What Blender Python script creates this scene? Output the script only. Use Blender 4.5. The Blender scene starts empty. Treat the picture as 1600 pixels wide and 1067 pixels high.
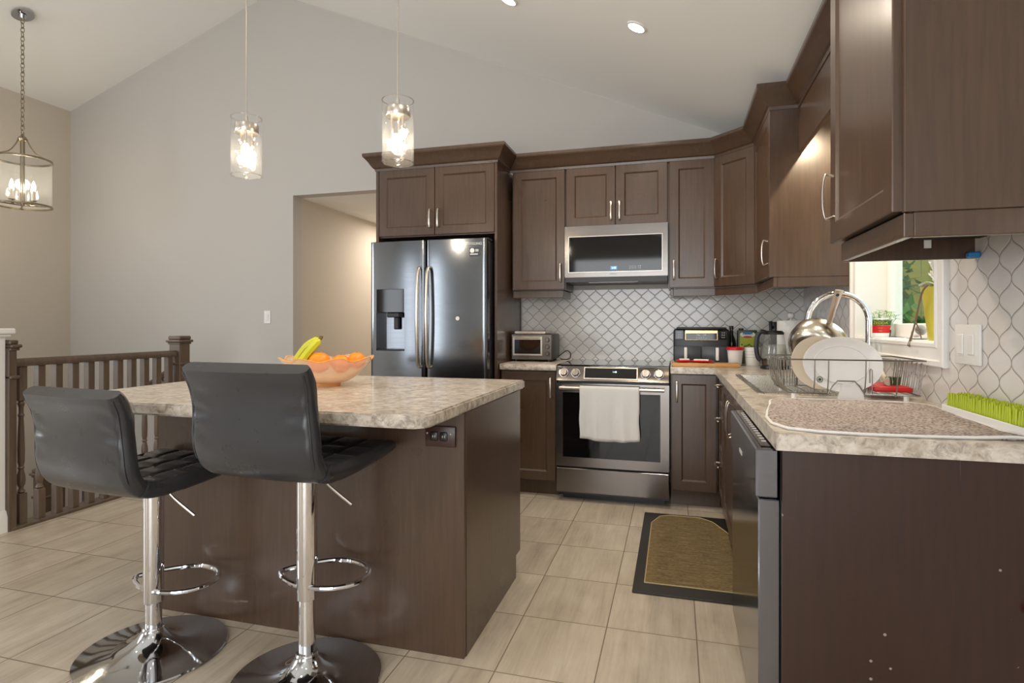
import bpy, bmesh, math, random
from mathutils import Vector, Matrix
random.seed(7)
R=math.radians; PI=math.pi
SC=bpy.context.scene; COL=SC.collection
# ---------------------------------------------------------------- camera, world, lights, exposure
YAW=math.atan(255/905)
cam=bpy.data.cameras.new('camera'); camo=bpy.data.objects.new('camera',cam); COL.objects.link(camo)
camo.location=(0,0,1.19); camo.rotation_euler=(R(90),0,YAW)
cam.sensor_width=36; cam.lens=905/1600*36; cam.shift_y=-26.5/1600; cam.clip_start=.05; cam.clip_end=100
SC.camera=camo
vs=SC.view_settings; vs.view_transform='Standard'; vs.look='None'; vs.gamma=1; vs.use_curve_mapping=False; vs.exposure=0.0
w=bpy.data.worlds.new('world'); SC.world=w; w.use_nodes=True
wn=w.node_tree.nodes; wl=w.node_tree.links; bg=wn['Background']
bg.inputs['Color'].default_value=(.86,.93,1,1); bg.inputs['Strength'].default_value=1.3
def area(name,loc,rot,sx,sy,e,col=(1,1,1),spread=180):
    l=bpy.data.lights.new(name,'AREA'); l.shape='RECTANGLE'; l.size=sx; l.size_y=sy; l.energy=e; l.color=col; l.spread=R(spread)
    o=bpy.data.objects.new(name,l); COL.objects.link(o); o.location=loc; o.rotation_euler=rot; return o
area('daylight',(-4.36,-3.1,1.45),(R(90),0,0),.42,2.0,16,(.90,.95,1))
area('daylight',(-5.42,-3.1,1.45),(R(90),0,0),.42,2.0,12,(.90,.95,1))
area('daylight',(-.6,-3.1,1.3),(R(90),0,0),2.6,2.3,84,(.95,.98,1))
area('daylight',(-5.95,.2,1.6),(R(90),0,R(-90)),1.8,1.6,88,(.92,.96,1))
area('sky_light',(2.3,2.9,3.3),(0,R(42),0),1.6,1.6,55,(.86,.93,1))
area('hall_fill_light',(-2.75,6.1,2.33),(0,0,0),.5,.5,22,(1,.9,.78))  # added fill for the hallway, without a ceiling fixture
def spot(name,loc,e,ang,col=(1,.86,.68),blend=.6,r=.04,rot=(0,0,0)):
    l=bpy.data.lights.new(name,'SPOT'); l.energy=e; l.spot_size=R(ang); l.spot_blend=blend; l.color=col; l.shadow_soft_size=r
    o=bpy.data.objects.new(name,l); COL.objects.link(o); o.location=loc; o.rotation_euler=rot; return o
def ceil_z(x): return 4.239-.347*(-3.562-x) if x<-3.562 else 4.239-.4237*(x+3.562)
POTS_AND_FILLS=[(-.202,3.229),(-.961,3.339),(-.2,1.6),(-1.6,.6),(-.3,.0),(-1.6,-1.4),(-4.6,1.2),(-4.6,-1.2)]  # first two have fixtures; the rest are added, unseen fill spots
for k,(x,y) in enumerate(POTS_AND_FILLS): spot('recessed_and_fill_lamp',(x,y,ceil_z(x)-.06),(42 if k<3 else 18),150,(1,.87,.70),.8,.06)
spot('sink_lamp',(.755,2.80,2.27),27,172,(1,.82,.56),.3,.015)

# ---------------------------------------------------------------- materials
class NT:
    def __init__(s,m):
        m.use_nodes=True; s.t=m.node_tree; s.b=s.t.nodes['Principled BSDF']; s.out=s.t.nodes['Material Output']
    def n(s,k,**kw):
        x=s.t.nodes.new(k)
        for a,v in kw.items(): setattr(x,a,v)
        return x
    def l(s,a,b): s.t.links.new(a,b)
    def inp(s,node,i,v):
        if isinstance(v,(int,float,tuple)): node.inputs[i].default_value=v
        else: s.l(v,node.inputs[i])
    def m(s,op,a,b=0.0,c=0.0):
        x=s.n('ShaderNodeMath',operation=op); s.inp(x,0,a); s.inp(x,1,b); s.inp(x,2,c); return x.outputs[0]
    def coord(s): return s.n('ShaderNodeTexCoord').outputs['Object']
    def xyz(s,v):
        x=s.n('ShaderNodeSeparateXYZ'); s.l(v,x.inputs[0]); return x.outputs
    def comb(s,a,b,c):
        x=s.n('ShaderNodeCombineXYZ'); s.inp(x,0,a); s.inp(x,1,b); s.inp(x,2,c); return x.outputs[0]
    def scale(s,v,sc):
        x=s.n('ShaderNodeVectorMath',operation='MULTIPLY'); s.l(v,x.inputs[0]); x.inputs[1].default_value=sc; return x.outputs[0]
    def noise(s,v,sc=5,det=4,rough=.55,dist=0):
        x=s.n('ShaderNodeTexNoise'); s.l(v,x.inputs['Vector']); x.inputs['Scale'].default_value=sc; x.inputs['Detail'].default_value=det
        x.inputs['Roughness'].default_value=rough; x.inputs['Distortion'].default_value=dist; return x.outputs['Fac']
    def vor(s,v,sc=5,feature='F1',rnd=1.0):
        x=s.n('ShaderNodeTexVoronoi',feature=feature); s.l(v,x.inputs['Vector']); x.inputs['Scale'].default_value=sc; x.inputs['Randomness'].default_value=rnd; return x.outputs
    def ramp(s,f,stops,interp='LINEAR'):
        x=s.n('ShaderNodeValToRGB'); s.l(f,x.inputs[0]); e=x.color_ramp; e.interpolation=interp
        while len(e.elements)<len(stops): e.elements.new(.5)
        for k,(p,c) in enumerate(stops):
            e.elements[k].position=p; e.elements[k].color=(c if isinstance(c,tuple) else (c,c,c))+((1,) if not isinstance(c,tuple) or len(c)==3 else ())
        return x.outputs[0]
    def mix(s,f,a,b):
        x=s.n('ShaderNodeMix',data_type='RGBA'); s.inp(x,0,f)
        for i,v in ((6,a),(7,b)):
            if isinstance(v,tuple): x.inputs[i].default_value=v if len(v)==4 else v+(1,)
            else: s.l(v,x.inputs[i])
        return x.outputs[2]
    def bump(s,h,strength=.2,dist=.01):
        x=s.n('ShaderNodeBump'); x.inputs['Strength'].default_value=strength; x.inputs['Distance'].default_value=dist
        s.l(h,x.inputs['Height']); s.l(x.outputs[0],s.b.inputs['Normal'])
    def base(s,v): s.l(v,s.b.inputs['Base Color'])
def sr(r,g,b):
    f=lambda c:(c/255/12.92 if c/255<=.04045 else ((c/255+.055)/1.055)**2.4)
    return (f(r),f(g),f(b))
def M(name,col,rough=.5,metal=0,coat=0,spec=.5,bump=None,var=None,emit=None):
    m=bpy.data.materials.new(name); t=NT(m); b=t.b
    b.inputs['Base Color'].default_value=col+(1,); b.inputs['Roughness'].default_value=rough; b.inputs['Metallic'].default_value=metal
    b.inputs['Coat Weight'].default_value=coat; b.inputs['Coat Roughness'].default_value=.12; b.inputs['Specular IOR Level'].default_value=spec
    if emit: b.inputs['Emission Color'].default_value=emit[0]+(1,); b.inputs['Emission Strength'].default_value=emit[1]
    if bump or var:
        c=t.coord()
    if var:  # (scale vec, amount)
        n=t.noise(t.scale(c,var[0]),1,4); k=var[1]
        t.base(t.mix(n,tuple(x*(1-k) for x in col),tuple(min(1,x*(1+k)) for x in col)))
    if bump: t.bump(t.noise(t.scale(c,bump[0]),1,3),bump[1],bump[2])
    return m
def thinglass(name,tint=(1,1,1),gl=.06,haze=0.0,ior=1.45):
    m=bpy.data.materials.new(name); t=NT(m); t.t.nodes.remove(t.b)
    tr=t.n('ShaderNodeBsdfTransparent'); tr.inputs[0].default_value=tint+(1,)
    g=t.n('ShaderNodeBsdfGlossy'); g.inputs['Roughness'].default_value=.02
    f=t.n('ShaderNodeLayerWeight')   # facing term: the same from both sides of the pane
    fac=t.m('MINIMUM',t.m('ADD',t.m('MULTIPLY',t.m('POWER',f.outputs['Facing'],4.0),(ior-1)*1.6),gl),1.0)
    x=t.n('ShaderNodeMixShader'); t.l(fac,x.inputs[0]); t.l(tr.outputs[0],x.inputs[1]); t.l(g.outputs[0],x.inputs[2])
    o=x.outputs[0]
    if haze:
        d=t.n('ShaderNodeBsdfDiffuse'); d.inputs[0].default_value=tint+(1,)
        y=t.n('ShaderNodeMixShader'); y.inputs[0].default_value=haze; t.l(o,y.inputs[1]); t.l(d.outputs[0],y.inputs[2]); o=y.outputs[0]
    t.l(o,t.out.inputs[0]); return m
MT={}
MT['wall']=M('wall_paint',sr(191,187,182),.75,bump=((60,60,60),.05,.002))
MT['hallwall']=M('hall_paint',sr(200,190,176),.75,bump=((60,60,60),.05,.002))
MT['ceil']=M('ceiling_paint',sr(238,237,234),.85,bump=((90,90,90),.05,.002))
MT['white']=M('white_trim',sr(232,230,226),.4)
MT['plate_white']=M('white_plastic',sr(228,226,222),.35)
MT['nickel']=M('brushed_nickel',sr(205,196,186),.28,1)
MT['chrome']=M('chrome',sr(225,225,228),.04,1)
MT['dchrome']=M('polished_chrome',sr(190,192,195),.06,1)
MT['black']=M('black_plastic',sr(28,28,30),.35)
MT['bglass']=M('black_glass',sr(14,13,13),.05)
MT['rubber']=M('dark_rubber',sr(40,37,33),.6)
MT['charcoal']=M('charcoal_plastic',sr(58,60,64),.35)
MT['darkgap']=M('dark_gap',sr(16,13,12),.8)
def steel(name,col,rough,s=(300,300,4),k=.05):
    m=M(name,col,rough,1); t=NT(m); t.b.inputs['Roughness'].default_value=rough
    n=t.noise(t.scale(t.coord(),s),1,2); t.l(t.m('ADD',t.m('MULTIPLY',n,.12),rough-.06),t.b.inputs['Roughness']); t.bump(n,k,.001); return m
MT['steel']=steel('stainless_steel',sr(126,120,116),.22,(6,300,300))
MT['dsteel']=steel('black_stainless',sr(126,130,136),.15,(3,3,300),.02)
MT['sinksteel']=steel('sink_steel',sr(200,195,185),.28,(200,6,200))
MT['dwsteel']=steel('dishwasher_steel',sr(120,120,126),.14,(300,4,300),.02)
MT['pansteel']=steel('pan_steel',sr(200,192,178),.22,(40,40,40),.02)
# espresso cabinet wood
def wood(name,c0,c1,rough,s,coat=.25,specks=False):
    m=bpy.data.materials.new(name); t=NT(m); c=t.coord()
    n=t.noise(t.scale(c,s),1,5,.6,.3); n2=t.noise(c,2.2,2)
    f=t.m('ADD',t.m('MULTIPLY',n,.7),t.m('MULTIPLY',n2,.3))
    col=t.ramp(f,[(.3,c0),(.7,c1)])
    if specks:
        coat=.08; v=t.vor(t.scale(c,(1,.2,1)),26); d=t.m('LESS_THAN',v['Distance'],t.m('MULTIPLY',t.m('GREATER_THAN',t.noise(t.scale(c,(1,.2,1)),7,2),.60),.10))
        sc=t.m('MULTIPLY',t.m('GREATER_THAN',t.noise(t.scale(c,(170,1,5)),1,1),.74),t.m('GREATER_THAN',t.noise(c,5,1),.60))
        f2=t.m('MINIMUM',t.m('ADD',t.m('MULTIPLY',d,.55),t.m('MULTIPLY',sc,.06)),1)
        col=t.mix(f2,col,sr(190,180,165))
    t.base(col); t.b.inputs['Coat Weight'].default_value=coat; t.b.inputs['Coat Roughness'].default_value=.22
    t.l(t.m('ADD',t.m('MULTIPLY',n2,.12),rough-.06),t.b.inputs['Roughness']); t.bump(n,.04,.001); return m
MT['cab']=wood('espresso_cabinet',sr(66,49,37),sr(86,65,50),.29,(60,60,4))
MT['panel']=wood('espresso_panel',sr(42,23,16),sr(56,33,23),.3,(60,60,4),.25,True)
MT['rail']=wood('stained_oak',sr(74,61,50),sr(104,87,72),.45,(40,40,3),.1)
MT['board']=wood('cutting_board',sr(176,122,66),sr(212,160,100),.45,(4,60,60),.1)
# counter laminate
def counter():
    m=bpy.data.materials.new('granite_laminate'); t=NT(m); c=t.coord()
    a=t.noise(t.scale(c,(1,1.25,1.25)),26,6,.62,.6); b=t.noise(c,75,4,.6); d=t.noise(c,9,3,.5,.4)
    base=t.ramp(a,[(.30,sr(112,104,96)),(.42,sr(170,161,150)),(.56,sr(202,195,185)),(.75,sr(221,217,211))])
    base=t.mix(t.m('MULTIPLY',d,.42),base,sr(205,182,152))
    dk=t.ramp(t.m('MULTIPLY',t.noise(c,34,5,.7,.8),t.m('ADD',d,.5)),[(.50,0.0),(.68,.8)])
    base=t.mix(t.m('MULTIPLY',dk,.75),base,sr(104,92,82))
    base=t.mix(t.ramp(b,[(.58,0.0),(.75,.5)]),base,sr(150,138,122))
    t.base(base); t.b.inputs['Roughness'].default_value=.32; t.b.inputs['Coat Weight'].default_value=.15; return m
MT['counter']=counter()
# floor tiles 0.3375 x 0.395 m
def floor():
    m=bpy.data.materials.new('ceramic_tile_floor'); t=NT(m); c=t.coord(); X,Y,Z=t.xyz(c)
    u=t.m('DIVIDE',t.m('ADD',X,.5965+.3375*40),.3375); v=t.m('DIVIDE',t.m('ADD',Y,-2.252+.395*40),.396)
    fu=t.m('FRACT',u); fv=t.m('FRACT',v)
    du=t.m('MULTIPLY',t.m('MINIMUM',fu,t.m('SUBTRACT',1.0,fu)),.3375); dv=t.m('MULTIPLY',t.m('MINIMUM',fv,t.m('SUBTRACT',1.0,fv)),.396)
    d=t.m('MINIMUM',du,dv); gr=t.ramp(t.m('MULTIPLY',d,100.0),[(.17,1.0),(.26,0.0)])
    wn=t.n('ShaderNodeTexWhiteNoise',noise_dimensions='3D'); t.l(t.comb(t.m('FLOOR',u),t.m('FLOOR',v),0.0),wn.inputs[0]); r=wn.outputs[0]
    off=t.comb(t.m('MULTIPLY',r,37.0),t.m('MULTIPLY',r,11.0),r)
    p=t.n('ShaderNodeVectorMath',operation='ADD'); t.l(c,p.inputs[0]); t.l(off,p.inputs[1]); pv=p.outputs[0]
    st=t.noise(t.scale(pv,(16,1.6,1)),1,6,.62,.5); bl=t.noise(pv,4,4,.6,.3); fi=t.noise(t.scale(pv,(90,6,1)),1,3)
    f=t.m('ADD',t.m('ADD',t.m('MULTIPLY',st,.5),t.m('MULTIPLY',bl,.3)),t.m('MULTIPLY',fi,.2))
    col=t.ramp(f,[(.34,sr(154,140,123)),(.46,sr(180,167,149)),(.56,sr(194,182,164)),(.68,sr(206,197,181))])
    col=t.mix(t.m('MULTIPLY',r,.12),col,sr(150,138,122))
    col=t.mix(gr,col,sr(118,104,88)); t.base(col)
    t.l(t.m('ADD',t.m('MULTIPLY',gr,.4),t.m('ADD',t.m('MULTIPLY',st,.1),.30)),t.b.inputs['Roughness'])
    t.bump(t.m('SUBTRACT',t.m('MULTIPLY',fi,.1),gr),.35,.002); return m
MT['floor']=floor()
# arabesque backsplash; axis = index of the horizontal coordinate
def splash(name,axis,a,b,x0,z0,h3):
    m=bpy.data.materials.new(name); t=NT(m); c=t.coord(); X=t.xyz(c)
    u=t.m('DIVIDE',t.m('SUBTRACT',X[axis],x0-a/4),a/2); th=t.m('MULTIPLY',t.m('SUBTRACT',X[2],z0),2*PI/b)
    cs=t.m('COSINE',th); s=t.m('SUBTRACT',t.m('MULTIPLY',cs,1-h3),t.m('MULTIPLY',t.m('COSINE',t.m('MULTIPLY',th,3.0)),-h3))
    tri=t.m('DIVIDE',t.m('ARCSINE',t.m('MULTIPLY',t.m('SINE',t.m('MULTIPLY',u,PI)),.9999)),PI)
    D=t.m('MULTIPLY',t.m('ABSOLUTE',t.m('SUBTRACT',tri,t.m('MULTIPLY',s,.5))),a/2)
    sl=t.m('MULTIPLY',t.m('SUBTRACT',t.m('MULTIPLY',t.m('SINE',th),1-h3),t.m('MULTIPLY',t.m('SINE',t.m('MULTIPLY',th,3.0)),-3*h3)),(a/4)*(2*PI/b))
    P=t.m('DIVIDE',D,t.m('SQRT',t.m('ADD',t.m('MULTIPLY',sl,sl),1.0)))
    gr=t.ramp(t.m('MULTIPLY',P,100.0),[(.13,1.0),(.22,0.0)])
    sh=t.ramp(t.m('MULTIPLY',P,100.0),[(.12,0.0),(.26,.55),(.5,.9),(.7,1.0)])
    n=t.noise(c,7,3); col=t.mix(n,sr(206,201,196),sr(222,218,213))
    t.base(t.mix(gr,col,sr(146,139,133))); t.l(t.m('ADD',t.m('MULTIPLY',gr,.5),.16),t.b.inputs['Roughness'])
    t.b.inputs['Coat Weight'].default_value=.3; t.b.inputs['Coat Roughness'].default_value=.05
    h=t.m('ADD',sh,t.m('MULTIPLY',t.noise(c,16,2),.35)); t.bump(h,.4,.003); return m
MT['splashx']=splash('arabesque_tile_back',0,.100,.1025,-.647,1.405,.06); MT['splashy']=splash('arabesque_tile_side',1,.122,.116,2.0,1.2,-.05)
def leather():
    m=M('black_leather',sr(46,47,50),.38,0,.1); t=NT(m); c=t.coord()
    a=t.noise(c,6,1,.4,0); b=t.noise(c,220,2); t.bump(a,.12,.02)
    t.l(t.m('ADD',t.m('MULTIPLY',t.noise(c,14,4),.2),.20),t.b.inputs['Roughness']); return m
MT['leather']=leather()
def weave():
    m=bpy.data.materials.new('woven_rug'); t=NT(m); c=t.coord(); X,Y,Z=t.xyz(c)
    n=t.noise(t.scale(c,(9,130,1)),1,4,.7); n2=t.noise(t.scale(c,(60,160,1)),1,2); w1=t.m('SINE',t.m('MULTIPLY',X,900.0)); w2=t.m('SINE',t.m('MULTIPLY',Y,900.0))
    f=t.m('ADD',t.m('MULTIPLY',n,.65),t.m('MULTIPLY',n2,.35))
    col=t.ramp(f,[(.32,sr(66,52,34)),(.47,sr(110,92,60)),(.60,sr(146,126,86)),(.75,sr(176,156,114))])
    t.base(col); t.b.inputs['Roughness'].default_value=.95; t.bump(t.m('MULTIPLY',w1,w2),.4,.003); return m
MT['weave']=weave()
def leopard():
    m=bpy.data.materials.new('speckled_microfibre'); t=NT(m); c=t.coord()
    d=t.vor(c,120)['Distance']; n=t.noise(c,150,3)
    f=t.m('ADD',d,t.m('MULTIPLY',n,.4)); col=t.ramp(f,[(.30,sr(82,68,62)),(.52,sr(126,110,103)),(.80,sr(172,160,153))])
    t.base(col); t.b.inputs['Roughness'].default_value=.95; t.bump(f,.5,.003); return m
MT['leopard']=leopard()
MT['towel']=M('terry_cloth',sr(216,214,211),.95,bump=((220,220,220),.5,.004))
MT['ceramic']=M('white_ceramic',sr(226,222,219),.16,coat=.3)
MT['cream']=M('cream_ceramic',sr(206,192,172),.25,coat=.3)
MT['glass']=thinglass('clear_glass',(.995,1,1),.02,.025,1.22)
MT['shade']=thinglass('lamp_glass',(1,1,1),.012,.012,1.22)
MT['winglass']=thinglass('window_glass',(.97,1,.98),.01,0,1.12)
MT['water']=thinglass('water',(.92,.94,.90),.03,.10)
MT['bowl']=thinglass('peach_glass',(1,.88,.76),.05,.28)
MT['amber']=thinglass('amber_glass',(.95,.55,.2),.06,.6)
MT['bulb']=M('lit_bulb',(1,1,1),.3,emit=((1,.88,.68),40))
MT['can']=M('lit_lens',(1,1,1),.3,emit=((1,.96,.9),9))
MT['crystal']=thinglass('crystal',(1,.97,.92),.18)
MT['orange']=M('orange_peel',sr(250,140,20),.4,bump=((120,120,120),.3,.003),var=((6,6,6),.15))
MT['banana']=M('banana_peel',sr(196,196,40),.45,var=((10,10,10),.2))
MT['bstem']=M('banana_stem',sr(110,92,30),.6)
MT['green']=M('green_leaf',sr(110,170,60),.5,var=((20,20,20),.3))
MT['lime']=M('lime_plastic',sr(176,190,20),.4)
MT['red']=M('red_plastic',sr(196,24,30),.4)
MT['yellow']=M('yellow_ceramic',sr(192,180,66),.4,var=((14,14,4),.15))
MT['paper']=M('paper_towel',sr(240,238,236),.9,bump=((90,90,90),.3,.003))
MT['tingreen']=M('olive_tin',sr(66,78,42),.35)
MT['tinlime']=M('tin_label',sr(170,180,40),.4)
MT['blue']=M('blue_print',sr(30,110,160),.4)
MT['soil']=M('soil',sr(60,44,34),.9)
MT['brown']=M('outlet_brown',sr(58,34,28),.3)
MT['twig']=M('twig',sr(112,92,72),.8)
MT['display']=M('blue_display',(.02,.05,.08),.2,emit=((.06,.30,.6),1.2))
MT['digits']=M('lit_digits',(.6,.8,1),.2,emit=((.7,.9,1),2))
MT['print']=M('grey_print',sr(190,190,192),.4)
MT['dprint']=M('dark_print',sr(40,46,60),.4)
MT['wire']=M('steel_wire',sr(150,147,143),.3,1)
MT['beads']=M('perforated_steel',sr(170,165,158),.3,1)
MT['steelside']=M('painted_grey',sr(60,60,62),.4,.3)
MT['brass']=M('antique_nickel',sr(150,138,118),.25,1)
MT['copper']=M('orange_peach',sr(205,120,84),.35)
MT['carpet']=M('stair_carpet',sr(140,128,112),.95,bump=((200,200,200),.4,.004))
MT['fence']=M('weathered_fence',sr(146,142,58),.8,var=((3,3,20),.25))
MT['hedge']=M('hedge_leaf',sr(70,128,42),.7,var=((3,3,3),.5))
MT['grass']=M('lawn',sr(90,120,50),.9)
MT['bluecloth']=M('blue_tape',sr(40,120,180),.5)

# ---------------------------------------------------------------- mesh helpers
def B(): return bmesh.new()
def xf(bm,vs,mat):
    for v in vs: v.co=mat@v.co
def box(bm,x0,x1,y0,y1,z0,z1,bev=0,seg=1,mat=None):
    vs=bmesh.ops.create_cube(bm,size=1)['verts']
    for v in vs: v.co=Vector(((x0+x1)/2+v.co.x*(x1-x0),(y0+y1)/2+v.co.y*(y1-y0),(z0+z1)/2+v.co.z*(z1-z0)))
    if bev:
        es=list({e for v in vs for e in v.link_edges}); r=bmesh.ops.bevel(bm,geom=es,offset=bev,segments=seg,affect='EDGES',profile=.5)
        vs=list({v for f in r['faces'] for v in f.verts}|{v for v in vs if v.is_valid})
    if mat: xf(bm,vs,mat)
    return vs
def lathe(bm,prof,seg=32,c=(0,0,0),mat=None,sx=1,sy=1):
    rings=[]; out=[]
    for r,z in prof:
        if r<1e-6: vs=[bm.verts.new((c[0],c[1],c[2]+z))]
        else: vs=[bm.verts.new((c[0]+r*sx*math.cos(2*PI*k/seg),c[1]+r*sy*math.sin(2*PI*k/seg),c[2]+z)) for k in range(seg)]
        rings.append(vs); out+=vs
    for a,b in zip(rings,rings[1:]):
        for k in range(seg):
            k2=(k+1)%seg
            if len(a)==1 and len(b)==1: continue
            if len(a)==1: bm.faces.new((a[0],b[k2],b[k]))
            elif len(b)==1: bm.faces.new((a[k],a[k2],b[0]))
            else: bm.faces.new((a[k],a[k2],b[k2],b[k]))
    for rg,fl in ((rings[0],1),(rings[-1],0)):
        if len(rg)>1: bm.faces.new(rg[::-1] if fl else rg)
    if mat: xf(bm,out,mat)
    return out
def shell(bm,prof,seg=32,c=(0,0,0),mat=None,sx=1,sy=1):   # closed profile loop revolved (no caps)
    rings=[[bm.verts.new((c[0]+r*sx*math.cos(2*PI*k/seg),c[1]+r*sy*math.sin(2*PI*k/seg),c[2]+z)) for k in range(seg)] for r,z in prof]
    n=len(rings)
    for i in range(n):
        a,b=rings[i],rings[(i+1)%n]
        for k in range(seg): bm.faces.new((a[k],a[(k+1)%seg],b[(k+1)%seg],b[k]))
    out=[v for r in rings for v in r]
    if mat: xf(bm,out,mat)
    return out
def tube(bm,pts,r,seg=10,closed=False,sq=(1,1)):
    pts=[Vector(p) for p in pts]; n=len(pts); rings=[]; up=None
    for i,p in enumerate(pts):
        if closed: d=(pts[(i+1)%n]-pts[i-1])
        else: d=(pts[min(i+1,n-1)]-pts[max(i-1,0)])
        d.normalize()
        if up is None: up=Vector((0,0,1)) if abs(d.z)<.9 else Vector((1,0,0))
        s=d.cross(up); 
        if s.length<1e-4: s=d.cross(Vector((0,1,0)))
        s.normalize(); up=s.cross(d).normalized()
        rr=r[i] if isinstance(r,(list,tuple)) else r
        rings.append([bm.verts.new(p+s*math.cos(2*PI*k/seg)*rr*sq[0]+up*math.sin(2*PI*k/seg)*rr*sq[1]) for k in range(seg)])
    for i in range(n if closed else n-1):
        a,b=rings[i],rings[(i+1)%n]
        for k in range(seg): bm.faces.new((a[k],a[(k+1)%seg],b[(k+1)%seg],b[k]))
    if not closed: bm.faces.new(rings[0][::-1]); bm.faces.new(rings[-1])
    return [v for q in rings for v in q]
def spline(pts,n=6,closed=False):
    P=[Vector(p) for p in pts]; out=[]; m=len(P)
    for i in range(m if closed else m-1):
        if closed: a,b,c,d=P[i-1],P[i],P[(i+1)%m],P[(i+2)%m]
        else: a,b,c,d=P[max(i-1,0)],P[i],P[i+1],P[min(i+2,m-1)]
        for k in range(n):
            t=k/n; out.append(.5*((2*b)+(c-a)*t+(2*a-5*b+4*c-d)*t*t+(3*b-a-3*c+d)*t**3))
    if not closed: out.append(P[-1])
    return out
def prism(bm,poly,z0,z1):   # poly xy extruded in z
    a=[bm.verts.new((x,y,z0)) for x,y in poly]; b=[bm.verts.new((x,y,z1)) for x,y in poly]; n=len(poly)
    bm.faces.new(a[::-1]); bm.faces.new(b)
    for k in range(n): bm.faces.new((a[k],a[(k+1)%n],b[(k+1)%n],b[k]))
    return a+b
def sweep(bm,path,prof):    # path xy, prof (outward,z) closed; outward = right of travel
    n=len(path); rings=[]
    nr=[]
    for a,b in zip(path,path[1:]):
        d=Vector((b[0]-a[0],b[1]-a[1])).normalized(); nr.append(Vector((d.y,-d.x)))
    for i,p in enumerate(path):
        if i==0: m=nr[0]
        elif i==n-1: m=nr[-1]
        else: m=(nr[i-1]+nr[i])/(1+nr[i-1].dot(nr[i]))
        rings.append([bm.verts.new((p[0]+m.x*o,p[1]+m.y*o,z)) for o,z in prof])
    q=len(prof)
    for a,b in zip(rings,rings[1:]):
        for k in range(q): bm.faces.new((a[k],b[k],b[(k+1)%q],a[(k+1)%q]))
    bm.faces.new(rings[0]); bm.faces.new(rings[-1][::-1])
def ball(bm,c,r,sx=1,sy=1,sz=1,u=20,v=12):
    vs=bmesh.ops.create_uvsphere(bm,u_segments=u,v_segments=v,radius=r)['verts']
    for q in vs: q.co=Vector((c[0]+q.co.x*sx,c[1]+q.co.y*sy,c[2]+q.co.z*sz))
    return vs
def obj(name,bm,m,parent=None,W=False,ang=35,kind=None,label=None,sub=0):
    bmesh.ops.recalc_face_normals(bm,faces=bm.faces)
    me=bpy.data.meshes.new(name); bm.to_mesh(me); bm.free()
    for p in me.polygons: p.use_smooth=True
    me.set_sharp_from_angle(angle=R(ang))
    me.materials.append(MT[m] if isinstance(m,str) else m)
    o=bpy.data.objects.new(name,me); COL.objects.link(o)
    if parent:
        o.parent=parent
        if W and parent.parent is None: o.location=-parent.location
    if sub: s=o.modifiers.new('sub','SUBSURF'); s.levels=sub; s.render_levels=sub
    if kind: o['kind']=kind
    if label: o['label']=label
    return o
def tag(o,label,cat,group=None):
    o['label']=label; o['category']=cat
    if group: o['group']=group
    return o
def thing(name,label,cat,loc=(0,0,0),rotz=0,group=None):
    o=bpy.data.objects.new(name,None); COL.objects.link(o); o.empty_display_size=.05
    o.location=loc; o.rotation_euler=(0,0,rotz); return tag(o,label,cat,group)
def dup(o,parent=None):
    kids=[c for c in o.children]; c=o.copy(); COL.objects.link(c)
    if parent: c.parent=parent
    for k in kids: dup(k,c)
    return c
def st(name,bm,m,parent=None,ang=35): return obj(name,bm,m,parent,ang=ang,kind='structure')
def text(name,body,size,m,parent,loc,rot,W=True,align='CENTER'):
    c=bpy.data.curves.new(name,'FONT'); c.body=body; c.size=size; c.extrude=.0004; c.align_x=align; c.align_y='CENTER'
    f=bpy.data.objects.new(name+'_font',c); COL.objects.link(f)
    me=bpy.data.meshes.new_from_object(f.evaluated_get(bpy.context.evaluated_depsgraph_get()))
    bpy.data.objects.remove(f); bpy.data.curves.remove(c); me.name=name
    me.materials.clear(); me.materials.append(MT[m])
    o=bpy.data.objects.new(name,me); COL.objects.link(o); o.parent=parent
    l=Vector(loc)
    if W and parent.parent is None: l=l-parent.location
    o.location=l; o.rotation_euler=rot; return o
def T(x,y,z,rz=0): return Matrix.Translation((x,y,z))@Matrix.Rotation(rz,4,'Z')
# ---------------------------------------------------------------- room shell
XW=.885; YB=4.52; XL=-6.01; XR=-3.80
def quad(bm,*p): bm.faces.new([bm.verts.new(q) for q in p])
bm=B()
box(bm,XR,XW+.2,-3.2,YB,-.25,0); box(bm,XL,XR,-3.2,2.35,-.25,0); box(bm,-3.35,-2.1,YB,7.6,-.25,0)
st('floor',bm,'floor')
bm=B(); box(bm,XL,XR,2.35,YB+.1,-2.8,-2.7); st('floor_stairwell',bm,'carpet')
# back wall with gable and hallway opening
def gz(x): return ceil_z(x)
bm=B()
def wpiece(poly):
    a=[bm.verts.new((x,YB,z)) for x,z in poly]; b=[bm.verts.new((x,YB+.12,z)) for x,z in poly]; n=len(poly)
    bm.faces.new(a); bm.faces.new(b[::-1])
    for k in range(n): bm.faces.new((a[k],b[k],b[(k+1)%n],a[(k+1)%n]))
wpiece([(XL-.1,-2.7),(XR,-2.7),(XR,0),(-3.562,0),(-3.562,gz(-3.562)),(XL-.1,gz(XL-.1))])
wpiece([(-3.562,0),(-3.337,0),(-3.337,gz(-3.337)),(-3.562,gz(-3.562))])
wpiece([(-3.337,2.36),(-2.16,2.36),(-2.16,gz(-2.16)),(-3.337,gz(-3.337))])
wpiece([(-2.16,0),(XW+.2,0),(XW+.2,gz(XW+.2)),(-2.16,gz(-2.16))])
st('wall_back',bm,'wall')
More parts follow.
